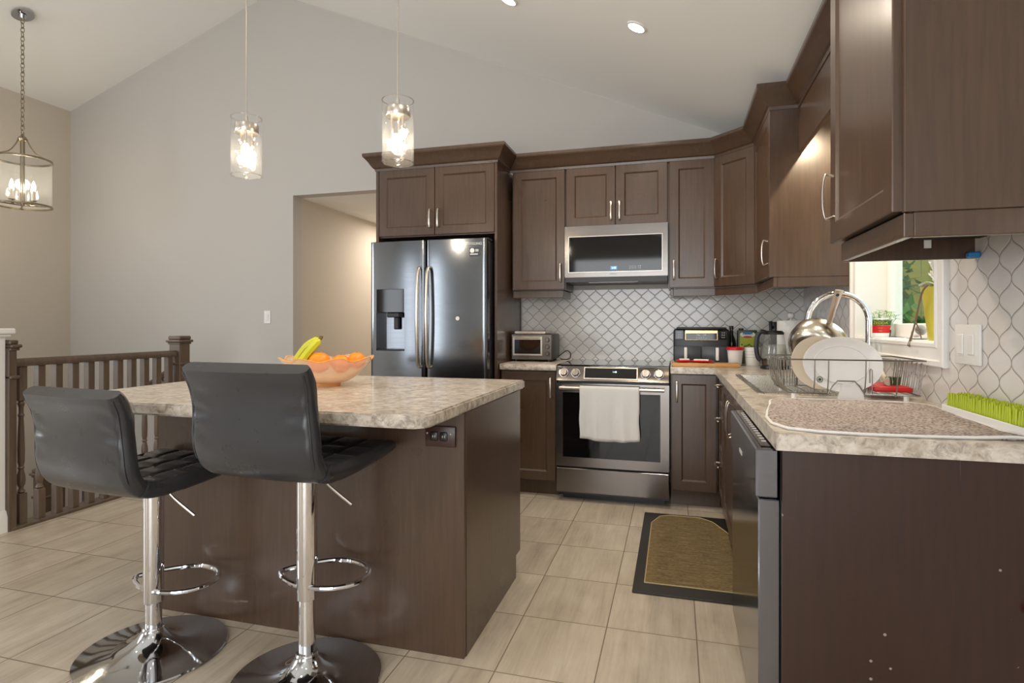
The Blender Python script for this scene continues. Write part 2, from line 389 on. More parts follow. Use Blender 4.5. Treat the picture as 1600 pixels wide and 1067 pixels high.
bm=B(); box(bm,XL-.12,XL,2.0,YB,-2.7,gz(XL)+.1); box(bm,XL-.12,XL,1.15,2.0,-.2,gz(XL)+.1); box(bm,XL-.12,XL,-.75,1.15,-.2,.75); box(bm,XL-.12,XL,-.75,1.15,2.45,gz(XL)+.1); box(bm,XL-.12,XL,-3.2,-.75,-.2,gz(XL)+.1)
st('wall_left',bm,'hallwall')
# right wall with window hole  y 2.333-3.23, z 1.13-2.05
WY0,WY1,WZ0,WZ1=2.333,3.235,1.13,2.02
bm=B(); zt=gz(XW)+.02
e=.01; box(bm,XW,XW+.16,-3.2,WY0-e,-.2,zt); box(bm,XW,XW+.16,WY1+e,YB+.12,-.2,zt); box(bm,XW,XW+.16,WY0-e,WY1+e,-.2,WZ0-e); box(bm,XW,XW+.16,WY0-e,WY1+e,WZ1+e,zt)
st('wall_right',bm,'wall')
# rear wall behind the camera, with two window openings
bm=B(); zt=4.3
for x0,x1,z0,z1 in ((XL,-5.64,-.2,zt),(-5.2,-4.58,-.2,zt),(-4.14,-1.92,-.2,zt),(.72,XW+.16,-.2,zt),(-5.64,-5.2,-.2,.44),(-5.64,-5.2,2.46,zt),(-4.58,-4.14,-.2,.44),(-4.58,-4.14,2.46,zt),(-1.92,.72,-.2,.13),(-1.92,.72,2.46,zt)): box(bm,x0,x1,-3.2,-3.08,z0,z1)
st('wall_rear',bm,'wall')
# ceilings
bm=B(); y0,y1=-3.2,YB+.12
for xa,xb in ((XL-.12,-3.562),(-3.562,XW+.2)):
    A=[(xa,y0,gz(xa)),(xb,y0,gz(xb)),(xb,y1,gz(xb)),(xa,y1,gz(xa))]
    va=[bm.verts.new(p) for p in A]; vb=[bm.verts.new((p[0],p[1],p[2]+.1)) for p in A]
    bm.faces.new(va); bm.faces.new(vb[::-1])
    for k in range(4): bm.faces.new((va[k],vb[k],vb[(k+1)%4],va[(k+1)%4]))
st('ceiling',bm,'ceil',ang=10)
# hallway beyond the opening
bm=B(); box(bm,-3.45,-3.337,YB+.12,7.6,0,2.36); st('wall_hallway_left',bm,'hallwall')
bm=B(); box(bm,-2.16,-2.05,YB+.12,7.6,0,2.36); st('wall_hallway_right',bm,'hallwall')
bm=B(); box(bm,-3.45,-2.05,7.5,7.6,0,2.36); st('wall_hallway_end',bm,'hallwall')
bm=B(); box(bm,-3.45,-2.05,YB+.12,7.6,2.36,2.44); st('ceiling_hallway',bm,'ceil')
# stairwell sides
bm=B(); box(bm,XL,XR,2.25,2.35,-2.7,-.25); st('wall_stairwell_near',bm,'hallwall')
bm=B(); box(bm,XR,XR+.1,2.35,YB,-2.7,-.25); st('wall_stairwell_side',bm,'hallwall')
# half wall at far left with cap and base
bm=B(); box(bm,-3.84,-3.70,1.2,2.41,0,1.125); st('wall_half',bm,'white')
bm=B(); box(bm,-3.875,-3.665,1.18,2.445,1.135,1.168,.006); box(bm,-3.86,-3.68,1.19,2.43,1.118,1.136,.005); st('trim_1',bm,'white')
bm=B(); sweep(bm,[(-3.70,1.2),(-3.70,2.41),(-3.84,2.41)][::1],[(0,0),(.016,0),(.016,.085),(.010,.105),(.006,.12),(0,.125)]); st('baseboard_half_wall',bm,'white')
# backsplash
bm=B(); box(bm,-1.185,XW,YB-.008,YB,.9,1.46); st('backsplash_back',bm,'splashx')
bm=B(); x0,x1=XW-.008,XW
box(bm,x0,x1,1.0,WY0-.085,.9,1.47); box(bm,x0,x1,WY1+.085,YB-.008,.9,1.47); box(bm,x0,x1,WY0-.085,WY1+.085,.9,1.062); box(bm,x0,x1,WY1+.085,3.35,1.47,2.1)
st('backsplash_side',bm,'splashy')
# ---------------------------------------------------------------- window over the sink
bm=B(); t=.02
def casing(bm,y0,y1,z0,z1,w=.085):
    for a,b,c,d in ((y0-w,y0,z0-w,z1+w),(y1,y1+w,z0-w,z1+w),(y0,y1,z0-w,z0),(y0,y1,z1,z1+w)):
        box(bm,XW-.018,XW,a,b,c,d)
    # outer raised band
    for lo,hi,xo in ((w-.022,w+.001,.028),(.002,.022,.023)):   # raised bands as mitred frames
        ring=[]
        for i,x in ((hi,XW-.013),(hi,XW-xo+.004),(hi-.004,XW-xo),(lo+.004,XW-xo),(lo,XW-xo+.004),(lo,XW-.013)):
            ring.append([bm.verts.new((x,yy,zz)) for yy,zz in ((y0-i,z0-i),(y1+i,z0-i),(y1+i,z1+i),(y0-i,z1+i))])
        for p,q in zip(ring,ring[1:]):
            for k in range(4): bm.faces.new((p[k],p[(k+1)%4],q[(k+1)%4],q[k]))
casing(bm,WY0,WY1,WZ0,WZ1); win=st('window_1',bm,'white')
bm=B(); box(bm,XW,XW+.16,WY0,WY1,WZ0-.01,WZ0); box(bm,XW,XW+.16,WY0,WY1,WZ1,WZ1+.01); box(bm,XW,XW+.16,WY0-.01,WY0,WZ0,WZ1); box(bm,XW,XW+.16,WY1,WY1+.01,WZ0,WZ1); st('window_reveal',bm,'white',win)
bm=B(); fx0,fx1=1.0,1.05; fw=.055
ymid=(WY0+WY1)/2
for a,b,c,d in ((WY0+.001,WY0+fw,WZ0+.001,WZ1-.001),(WY1-fw,WY1-.001,WZ0+.001,WZ1-.001),(WY0+fw,WY1-fw,WZ0+.001,WZ0+fw+.01),(WY0+fw,WY1-fw,WZ1-fw,WZ1-.001)): box(bm,fx0,fx1,a,b,c,d,.004)
st('window_frame',bm,'white',win)
bm=B(); box(bm,1.02,1.026,WY0+fw,WY1-fw,WZ0+fw,WZ1-fw); st('window_pane',bm,'winglass',win)
# outdoors
bm=B(); box(bm,XW+.3,14,-2,16,-.6,-.5); st('ground_outside',bm,'grass')
f=thing('wooden_fence','weathered yellow green plank fence outside the sink window','fence',(3.2,8.6,-.5))
x=1.25
for k in range(20):
    bm=B(); box(bm,x,x+.19,8.6+random.uniform(-.01,.01),8.63,-.5,2.75+random.uniform(0,.03)); obj('board',bm,'fence',f,True); x+=.2
bm=B(); box(bm,1.2,5.3,8.52,8.60,.1,.2); box(bm,1.2,5.3,8.52,8.60,1.7,1.8); obj('fence_rail',bm,'fence',f,True)
h=thing('bush','leafy green bush between the window and the plank fence','bush',(1.95,6.6,-.5))
bm=B()
for k in range(1500):
    a=random.uniform(0,2*PI); ph=random.uniform(-1,1); rr=random.uniform(.5,1)
    c=Vector((1.95+.42*rr*math.cos(a)*math.sqrt(1-ph*ph),6.6+.5*rr*math.sin(a)*math.sqrt(1-ph*ph),.85+1.35*rr*ph))
    s=random.uniform(.05,.10); q=Matrix.Translation(c)@Matrix.Rotation(random.uniform(0,6),4,'Z')@Matrix.Rotation(random.uniform(-1,1),4,'X')
    bm.faces.new([bm.verts.new(q@Vector(p)) for p in ((-s*.5,0,0),(0,-s,0.01),(s*.5,0,0),(0,s,.01))])
obj('foliage',bm,'hedge',h,True)
bm=B(); tube(bm,[(1.95,6.6,-.5),(1.97,6.62,.3),(1.93,6.6,1.2)],[.05,.04,.02]); obj('stem',bm,'twig',h,True)

# ---------------------------------------------------------------- cabinetry
def door(bm,w,h,mat,t=.02,fr=.06,rec=.008):
    ch=.0025
    L=lambda i,y:[bm.verts.new(mat@Vector(p)) for p in ((i,y,i),(w-i,y,i),(w-i,y,h-i),(i,y,h-i))]
    a=L(0,0); b=L(0,-t+ch); c=L(ch,-t); d=L(fr,-t); e=L(fr+.004,-t+.003); f=L(fr+.010,-t+rec)
    bm.faces.new(a[::-1])
    for p,q in ((a,b),(b,c),(c,d),(d,e),(e,f)):
        for k in range(4): bm.faces.new((p[k],p[(k+1)%4],q[(k+1)%4],q[k]))
    bm.faces.new(f)
def pull(bm,mat,L=.14,axis='z',proj=.032):
    h=L/2; pts=[(0,.0,-h+.012),(0,-proj*.62,-h+.004),(0,-proj*.80,-h+.012),(0,-proj*.95,-h*.5),(0,-proj,0),(0,-proj*.95,h*.5),(0,-proj*.80,h-.012),(0,-proj*.62,h-.004),(0,0,h-.012)]
    if axis=='x': pts=[(p[2],p[1],0) for p in pts]
    vs=tube(bm,spline(pts,4),.0055,8,sq=(1.15,.75) if axis=='z' else (.75,1.15)); xf(bm,vs,mat)
def add_door(root,mat,w,h,hd=None,name='door',m='cab',fr=.06):
    bm=B(); door(bm,w,h,mat,fr=fr); d=obj(name,bm,m,root,True,ang=25)
    if hd:
        bm=B(); pull(bm,mat@Matrix.Translation((hd[0],-.019,hd[1])),hd[3] if len(hd)>3 else .14,hd[2]); obj('handle',bm,'nickel',d,label='brushed nickel arched bar handle')
    return d
ZU0,ZU1=1.443,2.33; UF=4.19; LR=1.388
def cab(name,label,loc,group=None,cat='cabinet'): return thing(name,label,cat,loc,0,group)
# upper over fridge (with tall side panels)
c=cab('fridge_cabinet','deep two-door dark brown cabinet with tall side panels enclosing the refrigerator',(-1.665,4.2,0))
bm=B(); box(bm,-2.1125,-1.2145,3.88,YB-.012,1.83,ZU1-.002); obj('body',bm,'cab',c,True)
bm=B(); box(bm,-2.135,-2.113,3.86,YB-.01,0,ZU1,.001); obj('side_panel',bm,'cab',c,True)
bm=B(); box(bm,-1.214,-1.195,3.86,YB-.01,0,ZU1,.001); obj('side_panel',bm,'cab',c,True)
bm=B(); box(bm,-2.113,-1.214,4.3,4.32,0,1.83); obj('back_panel',bm,'darkgap',c,True)  # near-black sheet: shade of the gap behind the refrigerator put into colour
add_door(c,T(-2.11,3.88,1.838),.442,.49,(.442-.03,.115,'z'))
add_door(c,T(-1.664,3.88,1.838),.447,.49,(.03,.115,'z'))
# uppers on back wall
def lightrail(c,x0,x1,y0,y1): 
    bm=B(); box(bm,x0,x1,y0,y1,LR,ZU0-.004,.002); obj('light_rail',bm,'cab',c,True)
c=cab('upper_cabinet','single-door dark brown wall cabinet above the toaster oven',(-.97,4.36,ZU0))
bm=B(); box(bm,-1.175,-.77,UF,YB-.01,ZU0,ZU1); obj('body',bm,'cab',c,True)
add_door(c,T(-1.166,UF,ZU0+.004),.39,ZU1-ZU0-.006,(.39-.03,.12,'z')); lightrail(c,-1.17,-.79,UF+.0,UF+.02)
bm=B(); box(bm,-.81,-.79,UF+.02,YB-.01,LR,ZU0-.004,.002); obj('light_rail',bm,'cab',c,True)
c=cab('upper_cabinet','short two-door dark brown wall cabinet above the microwave',(-.41,4.36,1.895))
bm=B(); box(bm,-.769,-.046,UF,YB-.01,1.898,ZU1); obj('body',bm,'cab',c,True)
add_door(c,T(-.764,UF,1.9),.352,ZU1-1.902,(.352-.028,.10,'z')); add_door(c,T(-.408,UF,1.9),.356,ZU1-1.902,(.028,.10,'z'))
c=cab('upper_cabinet','narrow single-door dark brown wall cabinet directly to the right of the microwave',(.1,4.36,ZU0))
bm=B(); box(bm,-.045,.262,UF,YB-.01,ZU0,ZU1); obj('body',bm,'cab',c,True)
add_door(c,T(-.039,UF,ZU0+.004),.296,ZU1-ZU0-.006,(.03,.12,'z')); lightrail(c,-.012,.262,UF,UF+.02)
bm=B(); box(bm,-.032,-.012,UF,YB-.01,LR,ZU0-.004,.002); obj('light_rail',bm,'cab',c,True)
# diagonal corner
XU=.50
c=cab('corner_cabinet','diagonal corner dark brown wall cabinet between the two upper runs',(.5,4.2,ZU0))
bm=B(); prism(bm,[(.263,4.19),(XU,3.953),(XW-.01,3.953),(XW-.01,YB-.01),(.263,YB-.01)],ZU0,ZU1); obj('body',bm,'cab',c,True)
dl=math.hypot(XU-.263,4.19-3.953)
add_door(c,T(.263,4.19,ZU0+.004,-R(45))@Matrix.Translation((.008,0,0)),dl-.016,ZU1-ZU0-.006,(.03,.12,'z'))
bm=B(); box(bm,0,dl,-.0,.02,LR,ZU0-.004,.002,mat=T(.263,4.19,0,-R(45))); obj('light_rail',bm,'cab',c,True)
# far cabinet on right wall (door faces -x)
YF0,YF1=3.333,3.95
c=cab('upper_cabinet','dark brown wall cabinet with warm lit side panel beyond the window',(.69,3.64,ZU0))
bm=B(); box(bm,XU,XW-.01,YF0+.004,YF1,ZU0,ZU1); obj('body',bm,'cab',c,True)
bm=B(); box(bm,XU-.02,XW-.01,YF0-.012,YF0+.004,ZU0-.002,ZU1,.001); obj('side_panel',bm,'cab',c,True)
add_door(c,T(XU,YF1-.004,ZU0+.004,-R(90)),YF1-YF0-.012,ZU1-ZU0-.006,(YF1-YF0-.012-.035,.13,'z'))
bm=B(); box(bm,XU-.0,XU+.02,YF0-.01,YF1,LR,ZU0-.004,.002); obj('light_rail',bm,'cab',c,True)
bm=B(); box(bm,XU+.02,XW-.01,YF0-.01,YF0+.01,LR,ZU0-.004,.002); obj('light_rail',bm,'cab',c,True)
# near cabinet on right wall
YN0,YN1=1.515,2.07
c=cab('upper_cabinet','large dark brown wall cabinet with broad bare side panel before the window',(.69,1.8,ZU0))
bm=B(); box(bm,XU,XW-.01,YN0+.0042,YN1,ZU0+.012,ZU1-.002); obj('body',bm,'cab',c,True)
bm=B(); box(bm,XU-.0,XW-.01,YN0-.012,YN0+.004,ZU0+.002,ZU1,.001); obj('side_panel',bm,'cab',c,True)
add_door(c,T(XU,YN1,ZU0+.006,-R(90)),YN1-YN0-.004,ZU1-ZU0-.008,(.035,.145,'z',.15))
bm=B(); box(bm,XU+.0,XU+.02,YN0-.008,YN1-.045,LR,ZU0,.002); obj('light_rail',bm,'cab',c,True)
bm=B(); box(bm,XU+.02,XW-.01,YN0-.008,YN0+.012,LR,ZU0+.002,.002); obj('light_rail',bm,'cab',c,True)
bm=B(); box(bm,XU+.02,XW-.012,YN1-.005,YN1+.012,LR+.002,ZU0+.012,.001); obj('light_rail',bm,'cab',c,True)
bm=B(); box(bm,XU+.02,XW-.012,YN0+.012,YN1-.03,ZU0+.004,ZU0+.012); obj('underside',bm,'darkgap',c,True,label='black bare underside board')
bm=B(); box(bm,.738,.757,YN1-.009,YN1-.0055,1.425,1.452); obj('sticker',bm,'white',c,True,label='small white sticker')
bm=B(); box(bm,.846,.8765,2.035,2.062,1.390,1.408,.004); tag(obj('tape_scrap',bm,'bluecloth'),'scrap of blue tape under the big wall cabinet against the tile','tape')
# valance
bm=B(); box(bm,.622,.642,YN1+.002,YF0-.014,2.09,ZU1,.001); tag(obj('valance',bm,'cab'),'dark brown valance board bridging the cabinets above the sink window','valance')
bm=B(); box(bm,.644,XW-.01,YN1+.002,YF0-.014,ZU1-.02,ZU1); st('trim_2',bm,'cab')
bm=B(); lathe(bm,[(.035,0),(.035,.012),(.03,.016)],20,(.755,2.78,ZU1-.038)); pk=tag(obj('puck_light',bm,'white'),'small round light under the soffit above the sink window','light')
bm=B(); lathe(bm,[(.026,0),(.026,.003)],20,(.755,2.78,ZU1-.0395)); obj('lens',bm,'can',pk)
# crown
bm=B(); pr=[(.001,2.322),(.004,2.322),(.008,2.338),(.018,2.345),(.030,2.362),(.044,2.386),(.060,2.406),(.070,2.416),(.074,2.424),(.074,2.442),(.066,2.442),(.001,2.40)]
sweep(bm,[(-2.135,YB-.005),(-2.135,3.86),(-1.195,3.86),(-1.195,4.17),(.257,4.17),(.483,3.944),(.483,3.32),(.622,3.32),(.622,2.085),(.483,2.085),(.483,1.505)],pr)
tag(obj('crown_molding',bm,'cab',ang=14),'stepped dark brown cove crown molding along the tops of all wall cabinets','molding')
# base cabinets
ZB0,ZB1=.105,.872; BF=3.93
c=cab('base_cabinet','single-door dark brown base cabinet under the toaster oven counter',(-.98,4.2,0))
bm=B(); box(bm,-1.185,-.785,BF,YB-.01,ZB0,ZB1); obj('body',bm,'cab',c,True)
bm=B(); box(bm,-1.185,-.785,BF+.06,BF+.08,0,ZB0); obj('toe_kick',bm,'cab',c,True)
add_door(c,T(-1.18,BF,ZB0+.01),.388,ZB1-ZB0-.016,(.388-.032,ZB1-ZB0-.016-.11,'z'))
c=cab('base_cabinet','single-door dark brown base cabinet under the cutting board',(.12,4.2,0))
bm=B(); box(bm,-.027,.262,BF,YB-.01,ZB0,ZB1); obj('body',bm,'cab',c,True)
bm=B(); box(bm,-.027,.28,BF+.06,BF+.08,0,ZB0); obj('toe_kick',bm,'cab',c,True)
add_door(c,T(-.022,BF,ZB0+.01),.275,ZB1-ZB0-.016,(.032,ZB1-ZB0-.016-.11,'z'))
BX=.285
c=cab('drawer_cabinet','narrow dark brown three-drawer base cabinet in the inner corner',(.55,3.73,0))
bm=B(); box(bm,BX,XW-.01,3.56,BF-.002,ZB0,ZB1); obj('body',bm,'cab',c,True)
bm=B(); box(bm,BX+.06,BX+.08,3.56,BF+.06,0,ZB0); obj('toe_kick',bm,'cab',c,True)
for z,h in ((ZB0+.01,.27),(ZB0+.285,.27),(ZB0+.56,.2)): add_door(c,T(BX,BF-.03,z,-R(90)),.335,h,(.167,h-.05,'x'),'drawer',fr=.045)
c=cab('sink_cabinet','dark brown two-door base cabinet under the sink',(.55,2.94,0))
bm=B(); box(bm,BX,BX+.02,2.345,3.555,ZB0,ZB1); box(bm,BX+.02,XW-.01,2.345,2.363,ZB0,ZB1); box(bm,BX+.02,XW-.01,3.537,3.555,ZB0,ZB1); box(bm,BX+.02,XW-.01,2.363,3.537,ZB0,ZB0+.018); obj('body',bm,'cab',c,True)
bm=B(); box(bm,BX+.06,BX+.08,2.345,3.555,0,ZB0); obj('toe_kick',bm,'cab',c,True)
add_door(c,T(BX,3.55,ZB0+.01,-R(90)),.598,ZB1-ZB0-.02,(.598-.035,ZB1-ZB0-.02-.125,'z',.17)); add_door(c,T(BX,2.948,ZB0+.01,-R(90)),.598,ZB1-ZB0-.02,(.035,ZB1-ZB0-.02-.125,'z',.17))
# end panel by dishwasher
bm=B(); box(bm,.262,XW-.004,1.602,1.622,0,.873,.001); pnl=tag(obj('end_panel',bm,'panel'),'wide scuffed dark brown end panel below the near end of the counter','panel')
bm=B(); lathe(bm,[(0,0),(.012,.002),(.014,.010),(.010,.018),(0,.021)],16,mat=T(.783,1.601,.535)@Matrix.Rotation(R(90),4,'X')); tag(obj('round_shape',bm,'copper'),'small round orange peach shape on the brown end panel at the frame edge','knob')  # unidentified round shape, built as a knob
# countertops
CT0,CT1=.873,.915
SX0,SX1,SY0,SY1=.335,.79,2.50,3.36   # sink cutout
bm=B(); box(bm,-1.19,-.783,3.895,YB-.009,CT0,CT1,.006,2); tag(obj('countertop',bm,'counter'),'short beige granite-look countertop under the toaster oven','countertop')
bm=B()
def slab(bm,poly,holes,z0,z1):
    pass
P=[(-.03,3.895),(.245,3.895),(.245,1.585),(XW-.009,1.585),(XW-.009,YB-.009),(-.03,YB-.009)]
Hh=[(SX0,SY0),(SX1,SY0),(SX1,SY1),(SX0,SY1)]
for z,fl in ((CT1,0),(CT0,1)):
    V=lambda pts:[bm.verts.new((x,y,z)) for x,y in pts]
    # strips
    for q in ([(-.03,3.895),(.245,3.895),(.245,YB-.009),(-.03,YB-.009)],[(.245,SY1),(XW-.009,SY1),(XW-.009,YB-.009),(.245,YB-.009)],[(.245,1.585),(XW-.009,1.585),(XW-.009,SY0),(.245,SY0)],[(.245,SY0),(SX0,SY0),(SX0,SY1),(.245,SY1)],[(SX1,SY0),(XW-.009,SY0),(XW-.009,SY1),(SX1,SY1)]):
        v=V(q); bm.faces.new(v if not fl else v[::-1])
for poly in (P,Hh):
    n=len(poly)
    for k in range(n):
        (xa,ya),(xb,yb)=poly[k],poly[(k+1)%n]
        bm.faces.new([bm.verts.new(p) for p in ((xa,ya,CT0),(xb,yb,CT0),(xb,yb,CT1),(xa,ya,CT1))])
bmesh.ops.remove_doubles(bm,verts=bm.verts,dist=1e-4)
tag(obj('countertop',bm,'counter'),'long L-shaped beige granite-look countertop holding the sink','countertop')
# sink
s=thing('sink','stainless steel drop-in sink set in the counter below the window','sink',(.56,2.93,.72))
bm=B(); d=.006
for a,b,c_,e in ((SX0-.02,SX0+.006,SY0-.02,SY1+.02),(SX1-.006,SX1+.045,SY0-.02,SY1+.02),(SX0,SX1,SY0-.02,SY0+.006),(SX0,SX1,SY1-.006,SY1+.02)): box(bm,a,b,c_,e,CT1,CT1+.004,.0015)
obj('rim',bm,'sinksteel',s,True)
bm=B(); g=.006
a=[(SX0+g,SY0+g),(SX1-g,SY0+g),(SX1-g,SY1-g),(SX0+g,SY1-g)]; ins=.02
v0=[bm.verts.new((x,y,CT1+.003)) for x,y in a]; v1=[bm.verts.new((x,y,.73)) for x,y in ((SX0+g+ins,SY0+g+ins),(SX1-g-ins,SY0+g+ins),(SX1-g-ins,SY1-g-ins),(SX0+g+ins,SY1-g-ins))]
for k in range(4): bm.faces.new((v0[k],v1[k],v1[(k+1)%4],v0[(k+1)%4]))
bm.faces.new(v1); obj('basin',bm,'sinksteel',s,True)
bm=B(); lathe(bm,[(.045,0),(.045,.003),(.03,.001)],24,(.57,2.93,.731)); obj('drain',bm,'chrome',s,True)
# ---------------------------------------------------------------- island
i=thing('island_cabinet','dark brown kitchen island cabinet behind the two stools','cabinet',(-1.4,2.3,0))
bm=B(); box(bm,-2.07,-.745,1.955,2.655,.10,.874); box(bm,-2.07,-.745,1.955,2.60,0,.10); obj('body',bm,'cab',i,True)
bm=B(); box(bm,-2.085,-.722,1.935,1.955,0,.874,.001); obj('back_panel',bm,'cab',i,True)
bm=B(); vs=[(1.955,0),(2.625,0),(2.625,.105),(2.70,.105),(2.70,.874),(1.955,.874)]
a=[bm.verts.new((-.745,y,z)) for y,z in vs]; b=[bm.verts.new((-.720,y,z)) for y,z in vs]
bm.faces.new(a); bm.faces.new(b[::-1])
for k in range(6): bm.faces.new((a[k],a[(k+1)%6],b[(k+1)%6],b[k]))
obj('side_panel',bm,'cab',i,True)
bm=B(); box(bm,-2.085,-2.07,1.955,2.70,0,.874); obj('side_panel',bm,'cab',i,True)
for k in range(3): add_door(i,T(-.75-k*.44,2.655,.115,PI),.436,.75,(.40 if k!=1 else .035,.64,'z'))
o=thing('power_outlet','brown double power outlet under the corner of the island top','outlet',(-.81,1.933,.79))
bm=B(); box(bm,-.868,-.752,1.924,1.934,.752,.826,.003,2); obj('plate',bm,'brown',o,True)
for x in (-.832,-.795):
    bm=B(); box(bm,x-.014,x+.014,1.920,1.926,.774,.806,.005,2); f_=obj('socket',bm,'black',o,True)
    bm=B(); box(bm,x-.005,x-.002,1.919,1.921,.786,.794); box(bm,x+.003,x+.006,1.919,1.921,.786,.794); obj('slot',bm,'nickel',f_)
bm=B(); lathe(bm,[(.004,0),(.003,.002)],10,mat=T(-.858,1.923,.80)@Matrix.Rotation(R(90),4,'X')); lathe(bm,[(.004,0),(.003,.002)],10,mat=T(-.768,1.923,.80)@Matrix.Rotation(R(90),4,'X')); obj('screw',bm,'nickel',o,True)
bm=B()
P=[(-2.30,1.64),(-2.25,1.60),(-.775,1.60),(-.755,1.605),(-.73,1.63),(-.722,1.655),(-.722,2.79),(-2.30,2.79)]
vs=prism(bm,P,.873,.915); bmesh.ops.bevel(bm,geom=[e for e in bm.edges if abs(e.verts[0].co.z-e.verts[1].co.z)<1e-6],offset=.006,segments=2,affect='EDGES')
tag(obj('island_countertop',bm,'counter'),'beige granite-look countertop overhanging the island by the stools','countertop')
RX=Matrix.Rotation(R(90),4,'X')   # z axis -> -y
# ---------------------------------------------------------------- refrigerator
FX0,FXM,FX1,FY=-2.105,-1.668,-1.225,3.72
fr=thing('refrigerator','black stainless french-door refrigerator with ice dispenser','refrigerator',(-1.665,4.1,0))
bm=B(); box(bm,FX0+.01,FX1-.012,FY+.075,4.29,.03,1.765,.004); obj('body',bm,'steelside',fr,True)
def fy(x,x0,x1):
    u=(x-(FX0+FX1)/2)/((FX1-FX0)/2); e=min(x-x0,x1-x); r=.022
    k=0 if e>r else r-math.sqrt(max(0,r*r-(r-e)**2))
    return FY-.016*(1-u*u)+k
def fdoor(name,x0,x1,z0,z1,niche=None):
    xs={x0,x1}|{x0+(x1-x0)*k/14 for k in range(15)}|{x0+d for d in (.002,.005,.009,.014,.02)}|{x1-d for d in (.002,.005,.009,.014,.02)}
    zs={z0,z1}
    if niche: xs|={niche[0],niche[1]}; zs|={niche[2],niche[3]}
    xs=sorted(xs); zs=sorted(zs); bm=B(); g={}
    for a,x in enumerate(xs):
        for b,z in enumerate(zs): g[a,b]=bm.verts.new((x,fy(x,x0,x1),z))
    yb=FY+.07
    for a in range(len(xs)-1):
        for b in range(len(zs)-1):
            if niche and niche[0]-1e-6<=xs[a] and xs[a+1]<=niche[1]+1e-6 and niche[2]-1e-6<=zs[b] and zs[b+1]<=niche[3]+1e-6: continue
            bm.faces.new((g[a,b],g[a+1,b],g[a+1,b+1],g[a,b+1]))
    nz=len(zs)-1; bk={}
    for a,x in enumerate(xs):
        for b in (0,nz): bk[a,b]=bm.verts.new((x,yb,zs[b]))
    for a in range(len(xs)-1):
        bm.faces.new((g[a,0],bk[a,0],bk[a+1,0],g[a+1,0])); bm.faces.new((g[a,nz],g[a+1,nz],bk[a+1,nz],bk[a,nz]))
    for a in (0,len(xs)-1):
        vs=[g[a,b] for b in range(nz+1)]+[bk[a,nz],bk[a,0]]; bm.faces.new(vs)
    bm.faces.new([bk[a,0] for a in range(len(xs))]+[bk[a,nz] for a in range(len(xs)-1,-1,-1)])
    return obj(name,bm,'dsteel',fr,True,ang=50)
NX0,NX1,NZ0,NZ1=-2.05,-1.828,1.005,1.275
dL=fdoor('door',FX0,FXM-.003,.67,1.775,(NX0,NX1,NZ0,NZ1)); dR=fdoor('door',FXM+.003,FX1,.67,1.775)
dF=fdoor('freezer_drawer',FX0,FX1,.06,.66)
dp=FY+.085
bm=B(); quad(bm,(NX0,FY-.01,NZ0),(NX0,dp,NZ0),(NX0,dp,NZ1),(NX0,FY-.01,NZ1)); quad(bm,(NX1,FY-.01,NZ0),(NX1,dp,NZ0),(NX1,dp,NZ1),(NX1,FY-.01,NZ1)); quad(bm,(NX0,FY-.01,NZ0),(NX1,FY-.01,NZ0),(NX1,dp,NZ0),(NX0,dp,NZ0)); quad(bm,(NX0,FY-.01,NZ1),(NX1,FY-.01,NZ1),(NX1,dp,NZ1),(NX0,dp,NZ1)); quad(bm,(NX0,dp,NZ0),(NX1,dp,NZ0),(NX1,dp,NZ1),(NX0,dp,NZ1))
obj('dispenser_niche',bm,'dwsteel',fr,True)
bm=B(); box(bm,NX0+.004,NX1-.004,FY-.0165,FY-.006,NZ1,NZ1+.165,.003); obj('dispenser_panel',bm,'bglass',fr,True,label='glossy black dispenser control panel')
bm=B(); box(bm,-1.97,-1.87,FY-.01,FY+.05,NZ1-.035,NZ1,.006); box(bm,-1.94,-1.90,FY+.04,FY+.06,NZ1-.12,NZ1-.03,.006); obj('dispenser_spout',bm,'black',fr,True)
bm=B(); box(bm,NX0+.004,NX1-.004,FY-.006,FY+.08,NZ0+.001,NZ0+.008,.002); obj('drip_tray',bm,'black',fr,True)
for x,d in ((-1.706,dL),(-1.636,dR)):
    bm=B(); y=FY-.016
    tube(bm,spline([(x,y,1.585),(x,y-.03,1.575),(x,y-.048,1.50),(x,y-.062,1.24),(x,y-.048,.985),(x,y-.03,.905),(x,y,.895)],6),.012,12,sq=(1.0,.8)); obj('handle',bm,'nickel',d,label='bowed brushed metal door handle')
bm=B(); tube(bm,[(-2.02,FY-.05,.6),(-1.31,FY-.05,.6)],.012,12); tube(bm,[(-2.0,FY-.05,.6),(-2.0,FY,.6)],.008,8); tube(bm,[(-1.33,FY-.05,.6),(-1.33,FY,.6)],.008,8); obj('handle',bm,'nickel',dF)
text('brand_lettering','SAMSUNG',.026,'white',dR,(-1.315,FY-.0105,1.738),(R(90),0,0))
bm=B(); box(bm,-1.345,-1.275,FY-.0125,FY-.002,1.655,1.712); sk=obj('sticker',bm,'charcoal',dR,label='small grey and white energy sticker')
bm=B(); lathe(bm,[(.016,0),(.016,.001)],20,mat=T(-1.325,FY-.0128,1.692)@RX); lathe(bm,[(.0001,0),(.0001,.001)],4,mat=T(-1.3,FY-.01,1.69)); box(bm,-1.302,-1.28,FY-.0135,FY-.012,1.694,1.699); box(bm,-1.302,-1.28,FY-.0135,FY-.012,1.685,1.690); box(bm,-1.34,-1.285,FY-.0135,FY-.012,1.664,1.670)
obj('sticker_print',bm,'white',sk)
bm=B(); lathe(bm,[(.014,0),(.014,.001)],20,mat=T(-1.43,FY-.0155,1.232)@RX); obj('round_sticker',bm,'white',dR)
for x in (-2.08,-1.25):
    bm=B(); box(bm,x-.03,x+.03,FY+.02,FY+.11,1.765,1.782,.003); obj('hinge_cover',bm,'black',fr,True)
